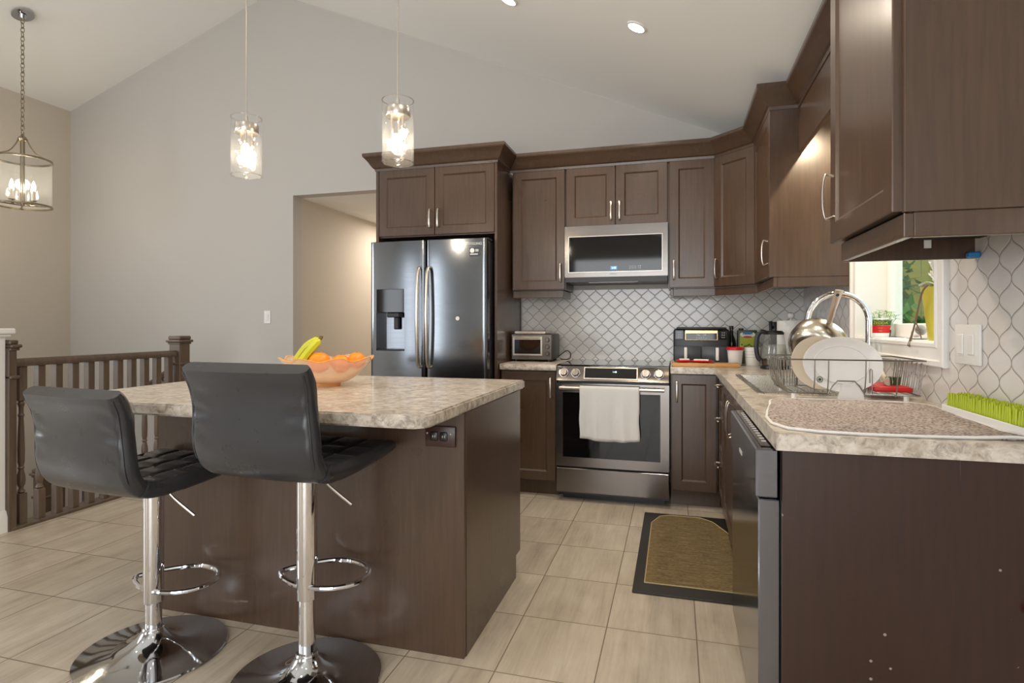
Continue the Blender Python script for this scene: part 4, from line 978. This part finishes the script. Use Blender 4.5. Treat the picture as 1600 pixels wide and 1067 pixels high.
# cutting board, packets
o=thing('cutting_board','light wooden cutting board in front of the air fryer','board',(.17,4.08,Z))
bm=B(); box(bm,-.02,.40,3.94,4.07,Z,Z+.024,.004,2); obj('slab',bm,'board',o,True)
def packet(lb,x,y,z,rz,sx,sy,h,m='red'):
    o=thing('food_packet',lb,'packet',(x,y,z),rz)
    bm=B(); n=8
    for s in (1,-1):
        g=[[bm.verts.new((-sx/2+sx*a/n,-sy/2+sy*b/n,s*h/2*(1-abs(2*a/n-1)**3)*(1-abs(2*b/n-1)**3)+h/2)) for b in range(n+1)] for a in range(n+1)]
        for a in range(n):
            for b in range(n): bm.faces.new((g[a][b],g[a+1][b],g[a+1][b+1],g[a][b+1]))
    obj('pouch',bm,m,o)
    bm=B(); box(bm,-sx*.32,sx*.30,-sy*.38,-sy*.10,h*.55,h+.002,.001); obj('print',bm,'white',o)
packet('red and white packet at the left end of the cutting board',.055,4.0,Z+.0245,.2,.10,.075,.024)
packet('larger red and white packet lying nearer the middle of the cutting board',.170,4.0,Z+.0245,-.2,.15,.08,.022)
# air fryer
o=thing('air_fryer','black dual-basket air fryer with gold control panel by the cutting board','air fryer',(.19,4.35,Z)); x0,x1,y0,y1=-.012,.358,4.20,4.47
bm=B(); box(bm,x0,x1,y0+.01,y1,Z+.008,Z+.245,.02,3); obj('body',bm,'black',o,True)
bm=B(); box(bm,x0+.02,x1-.02,y0+.0,y1-.05,Z+.24,Z+.256,.006,2); obj('lid',bm,'black',o,True)
bm=B(); box(bm,x0+.075,x1-.075,y0-.002,y0+.012,Z+.165,Z+.237,.004); cp=obj('control_panel',bm,M('champagne_metal',sr(196,176,136),.25,1),o,True,label='champagne gold control panel')
bm=B(); box(bm,x0+.082,x1-.082,y0-.0035,y0,Z+.170,Z+.215,.002); dsp=obj('display',bm,'bglass',cp)
text('display_print','180   200\no o o o o',.018,'print',cp,((x0+x1)/2,y0-.0038,Z+.193),(R(90),0,0))
for s in (0,1):
    xa=x0+.006 if not s else (x0+x1)/2+.002; xb=(x0+x1)/2-.002 if not s else x1-.006
    bm=B(); box(bm,xa,xb,y0-.004,y0+.02,Z+.012,Z+.125,.006,2); bk=obj('basket',bm,'charcoal',o,True)
    bm=B(); xc=xa+.076 if not s else xb-.076; box(bm,xc-.010,xc+.010,y0-.04,y0-.003,Z+.03,Z+.118,.005,2); obj('handle',bm,'white',bk,label='pale grey handle')
    bm=B(); xa2=x0+.012 if not s else x1-.070; box(bm,xa2,xa2+.055,y0+.004,y0+.012,Z+.172,Z+.236,.002); kp=obj('keypad',bm,'bglass',o,True)
    text('keypad_print','o o\no o\no o',.016,'print',kp,(xa2+.028,y0+.0035,Z+.204),(R(90),0,0))
# oil bottle, tin, tubs
o=thing('oil_bottle','dark narrow glass bottle squeezed behind the air fryer corner','bottle',(.392,4.472,Z))
bm=B(); lathe(bm,[(.028,0),(.030,.004),(.030,.14),(.027,.165),(.014,.20),(.012,.245)],20); obj('body',bm,M('dark_bottle_glass',sr(30,34,24),.08),o)
bm=B(); lathe(bm,[(.014,.243),(.014,.265)],16); obj('cap',bm,'black',o)
o=thing('oil_tin','rectangular green olive oil tin with lime label against the backsplash','tin',(.490,4.40,Z))
bm=B(); box(bm,.425,.552,4.36,4.435,Z,Z+.235,.006,2); obj('can',bm,'tingreen',o,True)
bm=B(); box(bm,.438,.540,4.3585,4.362,Z+.09,Z+.205,.0005); lb_=obj('label',bm,'tinlime',o,True)
bm=B(); lathe(bm,[(.05,0),(.05,.001)],24,mat=T(.489,4.3585,Z+.205)@RX@Matrix.Scale(.42,4,(0,1,0))); obj('emblem',bm,'white',lb_)
bm=B(); lathe(bm,[(.034,0),(.034,.001)],24,mat=T(.489,4.3582,Z+.217)@RX@Matrix.Scale(.3,4,(0,1,0))); obj('emblem',bm,'blue',lb_)
bm=B(); lathe(bm,[(.03,0),(.03,.001)],24,mat=T(.489,4.3582,Z+.188)@RX@Matrix.Scale(.25,4,(0,1,0))); obj('emblem',bm,'red',lb_)
text('brand_lettering','MASTRO',.017,'dprint',lb_,(.489,4.3568,Z+.205),(R(90),0,0))
bm=B()
rnd=random.Random(3)
for k in range(14): 
    x=rnd.uniform(.45,.53); z=Z+rnd.uniform(.10,.14); ball(bm,(x,4.358,z),.007,1,.2,.7,8,6)
obj('olive_print',bm,'tingreen',lb_)
bm=B(); lathe(bm,[(.016,0),(.016,.014)],16,c=(.45,4.40,Z+.234)); obj('cap',bm,'black',o,True)
o=thing('plastic_tub','white plastic tub with red lid beside the air fryer','tub',(.385,4.13,Z))
bm=B(); lathe(bm,[(.038,0),(.041,.004),(.050,.108)],28); obj('cup',bm,'plate_white',o)
bm=B(); lathe(bm,[(.050,.104),(.055,.106),(.055,.120),(.050,.124),(.046,.120),(0,.120)],28); obj('lid',bm,'red',o,label='red lid')
o=thing('paper_cup','white lidless tub with printed lines beside the glass kettle','tub',(.495,4.15,Z))
bm=B(); lathe(bm,[(.040,0),(.043,.004),(.051,.122),(.047,.122),(.04,.01),(0,.01)],28); obj('cup',bm,'plate_white',o)
bm=B()
for k in range(4): shell(bm,[(.0435+.0017*k+.0015,.035+.02*k),(.0435+.0017*k+.0017,.038+.02*k),(.0435+.0017*k,.038+.02*k),(.0435+.0017*k,.035+.02*k)],28)
obj('print',bm,'print',o)
# kettle
kx,ky=.592,3.90
o=thing('glass_kettle','glass electric kettle half full of water with black handle near the sink','kettle',(kx,ky,Z))
bm=B(); lathe(bm,[(.078,0),(.082,.004),(.080,.020),(.074,.024)],36); obj('base',bm,'black',o)
bm=B(); lathe(bm,[(.074,.024),(.076,.03),(.075,.062),(.073,.064)],36); obj('steel_collar',bm,'steel',o)
bm=B(); shell(bm,[(.074,.064),(.071,.11),(.063,.17),(.055,.215),(.053,.215),(.061,.17),(.069,.11),(.072,.064)],40); obj('glass_body',bm,'glass',o)
bm=B(); lathe(bm,[(.0715,.066),(.0685,.11),(.0635,.15),(.0,.15)],36); obj('water',bm,'water',o)
bm=B(); lathe(bm,[(.055,.213),(.056,.225),(.045,.236),(.012,.238),(.012,.248),(0,.25)],32); obj('lid',bm,'black',o)
bm=B(); tube(bm,spline([(-.05,0,.225),(-.078,0,.230),(-.098,.0,.20),(-.104,0,.13),(-.094,0,.07),(-.078,0,.052)],6),.011,10,sq=(1,1.3)); obj('handle',bm,'black',o)
# knife block behind kettle
o=thing('knife_block','dark knife block with black knife handles behind the kettle','knife block',(.675,4.33,Z)); Mk=T(.675,4.33,Z)@Matrix.Rotation(R(-14),4,'X')
bm=B(); box(bm,-.045,.035,-.05,.05,.012,.20,.006,mat=T(.675,4.33,Z)@Matrix.Rotation(R(-10),4,'X')); obj('block',bm,'black',o,True)
for x,y,hh in ((-.034,-.01,.30),(-.006,-.01,.295),(.02,.02,.29),(-.02,.03,.275)):
    bm=B(); tube(bm,[(x,y,.20),(x,y,.22),(x,y,hh)],[.006,.009,.010],8,sq=(.8,1.3)); 
    for v in bm.verts: v.co=T(.675,4.33,Z)@Matrix.Rotation(R(-10),4,'X')@v.co
    obj('knife_handle',bm,'black',o,True)
# paper towel
px_,py_=.715,4.06
o=thing('paper_towel_roll','white paper towel roll on an upright holder behind the steel pan','paper towel',(px_,py_,Z))
bm=B(); lathe(bm,[(.09,0),(.09,.010),(.05,.014)],36); obj('holder_base',bm,'nickel',o)
bm=B(); lathe(bm,[(.012,.015),(.081,.015),(.083,.018),(.083,.297),(.081,.30),(.02,.30)],40); obj('roll',bm,'paper',o,ang=50)
bm=B(); lathe(bm,[(.006,.295),(.006,.31),(.018,.318),(.022,.333),(.017,.347),(0,.353)],20); obj('finial',bm,'ceramic',o)
# faucet
fx,fy_=.835,2.93
o=thing('faucet','tall chrome gooseneck kitchen faucet arching over the sink','faucet',(fx,fy_,Z))
bm=B(); lathe(bm,[(.030,0),(.030,.006),(.024,.012),(.022,.07),(.018,.075)],28); obj('base',bm,'chrome',o)
bm=B(); A=[(0,0,.06),(0,0,.29)]+[(-.125+.125*math.cos(a),0,.29+.125*math.sin(a)) for a in [PI*k/20 for k in range(1,19)]]+[(-.255,0,.27),(-.262,0,.24)]
tube(bm,A,.0135,14); obj('spout',bm,'chrome',o)
bm=B(); tube(bm,[(-.261,0,.245),(-.266,0,.20),(-.270,0,.155)],[.0145,.016,.0185],16); obj('spray_head',bm,'chrome',o)
bm=B(); tube(bm,[(0,-.02,.045),(0,-.045,.05),(.0,-.10,.085)],[.009,.007,.006],10); obj('lever',bm,'chrome',o)
# ---------------------------------------------------------------- dish rack and dishes
rx0,rx1,ry0,ry1,rz0,rz1=.375,.84,2.33,2.66,.938,1.062
o=thing('dish_rack','chrome wire dish rack standing on the counter by the window','dish rack',(.6,2.5,Z))
bm=B(); W=.0022
tube(bm,spline([(rx0,ry0,rz1),(rx1,ry0,rz1),(rx1,ry1,rz1),(rx0,ry1,rz1)],1,True),.003,6,True); obj('top_wire',bm,'wire',o,True)
bm=B(); xm=(rx0+rx1)/2-.01
tube(bm,[(rx0+.03,ry0+.02,rz0),(rx0+.16,ry0+.012,rz0),(rx0+.175,ry0+.008,rz0+.03),(rx0+.19,ry0+.006,rz0+.048),(rx0+.245,ry0+.006,rz0+.048),(rx0+.262,ry0+.008,rz0+.03),(rx0+.28,ry0+.012,rz0),(rx1-.01,ry0+.02,rz0)],.0025,6)
tube(bm,[(rx0+.03,ry1-.02,rz0),(rx1-.01,ry1-.02,rz0)],.0025,6); tube(bm,[(rx0+.03,ry0+.02,rz0),(rx0+.03,ry1-.02,rz0)],.0025,6); tube(bm,[(rx1-.01,ry0+.02,rz0),(rx1-.01,ry1-.02,rz0)],.0025,6)
for k in range(9): x=rx0+.05+k*.047; tube(bm,[(x,ry0+.02,rz0),(x,ry1-.02,rz0)],.0016,5)
obj('bottom_wires',bm,'wire',o,True)
for x in (rx0+.115,rx0+.16,rx0+.28,rx1-.085):
    bm=B(); tube(bm,[(x,ry0+.001,rz1),(x,ry0+.003,rz1-.06),(x,ry0+.018,rz0)],.0022,6); tube(bm,[(x,ry1-.001,rz1),(x,ry1-.003,rz1-.06),(x,ry1-.018,rz0)],.0022,6); obj('upright_wire',bm,'wire',o,True)
for k in range(7):
    y=ry0+.04+k*.042; bm=B(); x=rx1
    tube(bm,spline([(x-.01,y-.012,rz0),(x+.002,y-.012,rz1-.03),(x+.002,y-.008,rz1-.012),(x+.002,y+.008,rz1-.012),(x+.002,y+.012,rz1-.03),(x-.01,y+.012,rz0)],3),.0016,6); obj('end_loop',bm,'wire',o,True)
for k in range(6):
    y=ry0+.05+k*.048; bm=B(); x=rx0+.31
    tube(bm,spline([(x,y-.014,rz0),(x,y-.014,rz0+.075),(x,y-.008,rz0+.088),(x,y+.008,rz0+.088),(x,y+.014,rz0+.075),(x,y+.014,rz0)],3),.002,6); obj('plate_divider',bm,'wire',o,True)
for k in range(8):
    x=rx0-.0; y=ry0+.02+k*.04; bm=B()
    tube(bm,[(x,y,rz1),(x+.012,y,rz0+.03),(x+.03,y,rz0)],.002,6); obj('end_wire',bm,'wire',o,True)
for x in (rx0+.05,rx1-.05):
    for y in (ry0+.03,ry1-.03):
        bm=B(); lathe(bm,[(.009,0),(.008,.024)],12,c=(x,y,Z)); obj('foot',bm,'plate_white',o,True)
# utensil cup
o=thing('utensil_basket','wire mesh cutlery basket inside the sink end of the dish rack','basket',(.43,2.56,.945))
bm=B(); shell(bm,[(.042,0),(.046,.115),(.0445,.115),(.0405,0)],24)
ws=obj('mesh_cup',bm,'wire',o)
wf=ws.modifiers.new('w','WIREFRAME'); wf.thickness=.002
bm=B(); lathe(bm,[(.042,0),(.042,.003)],24); obj('bottom',bm,'chrome',o)
def disc_prof(R_,depth,t,rim=.3): return [(0,0),(R_*(1-rim),0),(R_*(1-rim*.6),depth*.5),(R_,depth),(R_,depth+t*.8),(R_*(1-rim*.55),depth*.5+t),(R_*(1-rim),t),(0,t)]
def plate(name,lb,R_,depth,m,loc,lean,yaw,sx=1,sy=1,cat='plate'):
    o=thing(name,lb,cat,loc); Mx=Matrix.Rotation(yaw,4,'Z')@Matrix.Rotation(R(90)+lean,4,'X')
    bm=B(); lathe(bm,disc_prof(R_,depth,.004),56,mat=Mx,sx=sx,sy=sy); ob=obj('dish',bm,m,o,ang=50); return o,Mx
o,Mx=plate('serving_platter','large oval white platter standing in front in the dish rack',.102,.016,'ceramic',(.590,2.398,1.041),-.18,R(14),1.42,1.0)
bm=B(); shell(bm,[(.068,.003),(.071,.003),(.071,.0062),(.0695,.0066)],48,mat=Mx,sx=1.42); obj('rim_ring',bm,'ceramic',o)
bm=B(); shell(bm,[(.009,-.0012),(.0112,-.0012),(.0112,.0),(.009,.0)],20,mat=Mx@Matrix.Translation((-.088,-.056,.0165))); lathe(bm,[(.006,0),(.006,.0012)],6,mat=Mx@Matrix.Translation((-.088,-.056,.0155))); obj('maker_mark',bm,'tingreen',o)
plate('dinner_plate','round beige dinner plate leaning behind the white platter',.102,.014,'cream',(.53,2.462,1.043),-.14,R(20),1.15,1.0)
o=thing('white_dish','small white dish propped below the platter at the front of the rack','dish',(.612,2.352,.932))
bm=B(); a=[(-.045,-.018),(.045,-.018),(.034,.045),(-.030,.045)]; f0=[bm.verts.new((x,.004-.1*z,z)) for x,z in a]; f1=[bm.verts.new((x,-.006-.1*z,z)) for x,z in a]
bm.faces.new(f0); bm.faces.new(f1[::-1])
for k in range(4): bm.faces.new((f0[k],f1[k],f1[(k+1)%4],f0[(k+1)%4]))
bmesh.ops.bevel(bm,geom=list(bm.edges),offset=.003,segments=2,affect='EDGES'); obj('dish',bm,'ceramic',o)
# frying pan
o=thing('frying_pan','stainless steel pan tipped on its side in the dish rack, handle up','pan',(.535,2.60,1.075)); Mp=Matrix.Rotation(R(-38),4,'Z')@Matrix.Rotation(R(-68),4,'X')@Matrix.Rotation(R(14),4,'Z')
bm=B(); lathe(bm,[(0,.0),(.07,.001),(.098,.012),(.118,.042),(.122,.075),(.119,.075),(.115,.043),(.095,.015),(.07,.004),(0,.004)],48,mat=Mp); obj('bowl',bm,'pansteel',o,ang=60)
bm=B(); hp=[Mp@Vector(p) for p in ((.03,-.112,.066),(.035,-.15,.070),(.045,-.215,.078),(.052,-.255,.084))]
tube(bm,hp,[.010,.011,.013,.015],10,sq=(1.2,.45)); hd=obj('handle',bm,'nickel',o)
bm=B(); p=Mp@Vector((.049,-.238,.076)); ball(bm,p,.007,1,1,1,10,8); obj('hanging_hole',bm,'black',hd)
# red lid and brush
bm=B(); box(bm,.70,.825,2.40,2.60,.943,.962,.006,2); o=tag(obj('flat_box',bm,'red'),'flat red plastic box lying in the dish rack','box')
bm=B(); box(bm,.715,.81,2.415,2.585,.960,.9635,.001); obj('inset',bm,'red',o)
o=thing('scrub_brush','small dish brush with dark green bristles among the rack wires','brush',(.76,2.47,.966))
bm=B(); tube(bm,[(.0,-.03,.012),(.01,.05,.02),(.02,.12,.045)],[.015,.010,.007],10); obj('handle',bm,'cream',o)
bm=B()
for k in range(40):
    a=random.uniform(0,2*PI); q=random.uniform(0,.022); tube(bm,[(q*math.cos(a)+.02,q*math.sin(a)-.02,.0),(q*math.cos(a)*1.2+.02,q*math.sin(a)*1.2-.02,.03)],.0015,4)
o2=obj('bristles',bm,'tingreen',o,kind='stuff')
# drying mat
dm=thing('drying_mat','speckled taupe dish drying mat with white piping at the counter end','mat',(.53,1.95,Z))
P=[(.283,1.652),(.765,1.640),(.792,1.70),(.800,2.02),(.785,2.28),(.42,2.30),(.345,2.26),(.312,2.14)]
P=[(p.x,p.y) for p in spline([(x,y,0) for x,y in P],5,True)]
bm=B(); n=len(P); c0=Vector((sum(p[0] for p in P)/n,sum(p[1] for p in P)/n,0)); rings=[]
for t_ in [k/10 for k in range(11)]:
    row=[]
    for x,y in P:
        q=c0+(Vector((x,y,0))-c0)*max(t_,.001); z=.007+.0022*math.sin(q.x*26+q.y*9)*math.sin(q.y*19)+(.006*math.exp(-((q.x-.77)/.05)**2)*math.exp(-((q.y-1.68)/.06)**2))
        row.append(bm.verts.new((q.x-.53,q.y-1.95,z)))
    rings.append(row)
for a,b in zip(rings,rings[1:]):
    for k in range(n): bm.faces.new((a[k],a[(k+1)%n],b[(k+1)%n],b[k]))
low=[bm.verts.new((v.co.x,v.co.y,.0008)) for v in rings[-1]]
for k in range(n): bm.faces.new((rings[-1][k],rings[-1][(k+1)%n],low[(k+1)%n],low[k]))
obj('pad',bm,'leopard',dm,ang=60)
bm=B(); tube(bm,[(x-.53,y-1.95,.0045+(.006*math.exp(-((x-.77)/.05)**2)*math.exp(-((y-1.68)/.06)**2))) for x,y in P],.0042,6,True); obj('piping',bm,'towel',dm,label='white piped edge')
# clear drip tray with spill
bm=B(); box(bm,.44,.80,2.235,2.33,Z+.0005,Z+.006,.002); tag(obj('drip_tray',bm,thinglass('clear_plastic',(.95,.93,.9),.05,.12)),'clear plastic drip tray in front of the dish rack','tray')
# grass drying tray
gt=thing('grass_drying_rack','white countertop drying tray filled with lime green plastic blades','drying rack',(.84,1.86,Z)); gx0,gx1,gy0,gy1=.80,.874,1.52,2.105
bm=B()
for a,b,c_,e in ((gx0,gx0+.004,gy0,gy1),(gx1-.004,gx1,gy0,gy1),(gx0,gx1,gy0,gy0+.004),(gx0,gx1,gy1-.004,gy1)): box(bm,a,b,c_,e,Z,Z+.028,.0015)
box(bm,gx0,gx1,gy0,gy1,Z,Z+.005); obj('tray',bm,'white',gt,True)
bm=B()
for j in range(5):
    for k in range(46):
        x=gx0+.012+j*.0125; y=gy0+.012+k*.0123+(.006 if j%2 else 0); h_=.066+random.uniform(-.003,.003); dx=random.uniform(-.002,.002)
        tube(bm,[(x,y,Z+.005),(x+dx*.5,y,Z+h_*.6),(x+dx,y,Z+h_)],[.0042,.0040,.0022],6)
obj('grass_blades',bm,'lime',gt,True,kind='stuff')
# ---------------------------------------------------------------- window sill things
sz=WZ0
o=thing('herb_pot','clear plastic tub with red and green label growing small seedlings on the sill','plant pot',(.942,3.13,sz))
bm=B(); shell(bm,[(.040,0),(.052,.088),(.0505,.088),(.0385,0)],28); obj('tub',bm,'glass',o)
bm=B(); shell(bm,[(.0525,.084),(.056,.084),(.056,.091),(.0525,.091)],28); obj('tub_rim',bm,'plate_white',o)
bm=B(); lathe(bm,[(.038,.003),(.042,.035),(0,.037)],24); obj('soil',bm,'soil',o)
def band(bm,z0,z1,a0,a1):
    N=14; rr=lambda z:.0412+.0137*z/.088
    p=[[bm.verts.new((rr(z)*math.cos(a0+(a1-a0)*k/N),rr(z)*math.sin(a0+(a1-a0)*k/N),z)) for k in range(N+1)] for z in (z0,z1)]
    for k in range(N): bm.faces.new((p[0][k],p[0][k+1],p[1][k+1],p[1][k]))
A0,A1=R(-160),R(-55)
for z0,z1,m in ((.0,.020,'white'),(.020,.055,'red'),(.055,.080,'tingreen')):
    bm=B(); band(bm,z0+.001,z1,A0,A1); obj('label_band',bm,m,o)
text('label_lettering','ZEDDA',.018,'tinlime',o,(.0535*math.cos(R(-108)),.0535*math.sin(R(-108)),.067),(R(90),0,R(-18)),W=False)
text('label_print','----\n---',.014,'yellow',o,(.0505*math.cos(R(-108)),.0505*math.sin(R(-108)),.038),(R(90),0,R(-18)),W=False)
bm=B(); rnd=random.Random(5)
for k in range(26):
    a=rnd.uniform(0,2*PI); q=rnd.uniform(0,.035); b_=Vector((q*math.cos(a),q*math.sin(a),.03)); t_=b_*1.0+Vector((math.cos(a)*rnd.uniform(.01,.045),math.sin(a)*rnd.uniform(.01,.045),rnd.uniform(.05,.095)))
    tube(bm,[b_,(b_+t_)/2+Vector((0,0,.01)),t_],.0012,5)
    for s_ in range(3):
        m4=Matrix.Translation(t_)@Matrix.Rotation(a+s_*2.1,4,'Z')@Matrix.Rotation(rnd.uniform(-.5,.3),4,'Y')
        vs=[bm.verts.new(m4@Vector(p)) for p in ((0,0,0),(.010,-.006,.002),(.020,0,0),(.010,.006,.002))]; bm.faces.new(vs)
obj('seedlings',bm,'green',o,kind='stuff')
o=thing('small_white_cup','small white cup lying on a saucer on the window sill','cup',(.945,2.70,sz))
bm=B(); lathe(bm,[(.02,0),(.05,.004),(.055,.009),(.05,.009),(.02,.004),(0,.004)],28,sx=.8); obj('saucer',bm,'ceramic',o)
bm=B(); m4=T(0,0,.030)@Matrix.Rotation(R(75),4,'X'); lathe(bm,[(0,-.03),(.016,-.03),(.020,.0),(.023,.03),(.021,.03),(.018,0),(.014,-.027),(0,-.027)],24,mat=m4); obj('cup',bm,'ceramic',o)
bm=B(); tube(bm,spline([(.018,-.01,.04),(.035,-.008,.045),(.038,.0,.035),(.02,.008,.03)],4),.003,8); obj('handle',bm,'ceramic',o)
o=thing('yellow_vase','tall tapered yellow vase at the near end of the window sill','vase',(.942,2.515,sz))
bm=B(); lathe(bm,[(.030,0),(.033,.01),(.052,.165),(.060,.20),(.056,.20),(.048,.165),(.028,.012),(0,.012)],28,sx=.85); obj('body',bm,'yellow',o)
bm=B(); shell(bm,[(.059,.198),(.075,.20),(.075,.206),(.058,.206)],28,sx=.9); obj('lip',bm,'glass',o)
o=thing('dried_twig','dried forked twig standing up against the front of the yellow vase','twig',(.885,2.52,sz+.215))
bm=B(); tube(bm,spline([(.0,-.085,-.01),(-.008,-.06,-.03),(-.010,-.035,-.07),(-.014,-.01,-.14),(-.018,.012,-.19),(-.022,.04,-.236)],5),.0035,6); tube(bm,spline([(-.017,.008,-.18),(-.020,.015,-.21),(-.024,.022,-.24)],4),.0028,6); tube(bm,spline([(-.014,-.01,-.145),(-.010,-.03,-.175),(-.008,-.045,-.205)],4),.0025,6); obj('stem',bm,'twig',o)
o=thing('white_flowers','white blossoms and a pale green bud above the yellow vase','flowers',(.94,2.515,sz+.21))
bm=B(); tube(bm,[(0,0,-.08),(.005,.0,.05),(0,-.005,.12)],.0025,6); obj('stalk',bm,'green',o)
for (x,y,z) in ((-.005,.015,.03),(.012,-.02,.05),(-.012,-.005,.075)):
    bm=B()
    for k in range(5):
        a=2*PI*k/5; m4=Matrix.Translation((x,y,z))@Matrix.Rotation(R(60),4,'Y')@Matrix.Rotation(a,4,'Z')@Matrix.Translation((.017,0,0))
        ball(bm,(0,0,0),.016,1,.7,.18,10,6)
        for v in bm.verts[-0 or 0:] if False else []: pass
        vs=list(bm.verts)[-(10*5+2):]; xf(bm,vs,m4)
    obj('blossom',bm,'white',o)
bm=B(); ball(bm,(.0,0,.125),.026,1,1,1.15,18,12); obj('bud',bm,M('pale_green_bud',sr(150,205,150),.5),o)
bm=B(); vs=[(-.03,.07,.02),(-.02,.04,.03),(0,0,.03),(-.01,.03,.012)]; tube(bm,spline([(.0,0,.0),(-.02,.03,.012),(-.03,.075,.0)],4),[.003]*8+[.001],6,sq=(2.5,.5)); obj('leaf',bm,'print',o)
# ---------------------------------------------------------------- floor mat
o=thing('kitchen_mat','brown woven kitchen mat with dark border in front of the sink cabinets','mat',(.08,3.18,0))
mx0,mx1,my0,my1=-.185,.335,2.615,3.74
bm=B(); box(bm,mx0,mx1,my0,my1,.001,.010,.004,2); obj('backing',bm,'rubber',o,True,label='dark rubber border')
ix0,ix1,iy0,iy1=mx0+.05,mx1-.02,my0+.095,my1-.04
bm=B(); P=[(ix0,iy0),(ix1,iy0),(ix1,iy1-.30),(ix1-.10,iy1-.06),(ix1-.17,iy1),(ix0+.10,iy1),(ix0+.045,iy1-.03),(ix0+.0,iy1-.16)]
prism(bm,P,.009,.0135); obj('woven_top',bm,'weave',o,True)
bm=B(); tube(bm,[(x,y,.0135) for x,y in P],.003,5,True); obj('binding',bm,M('jute_binding',sr(186,166,124),.9),o,True)
# origin tidy: nothing else
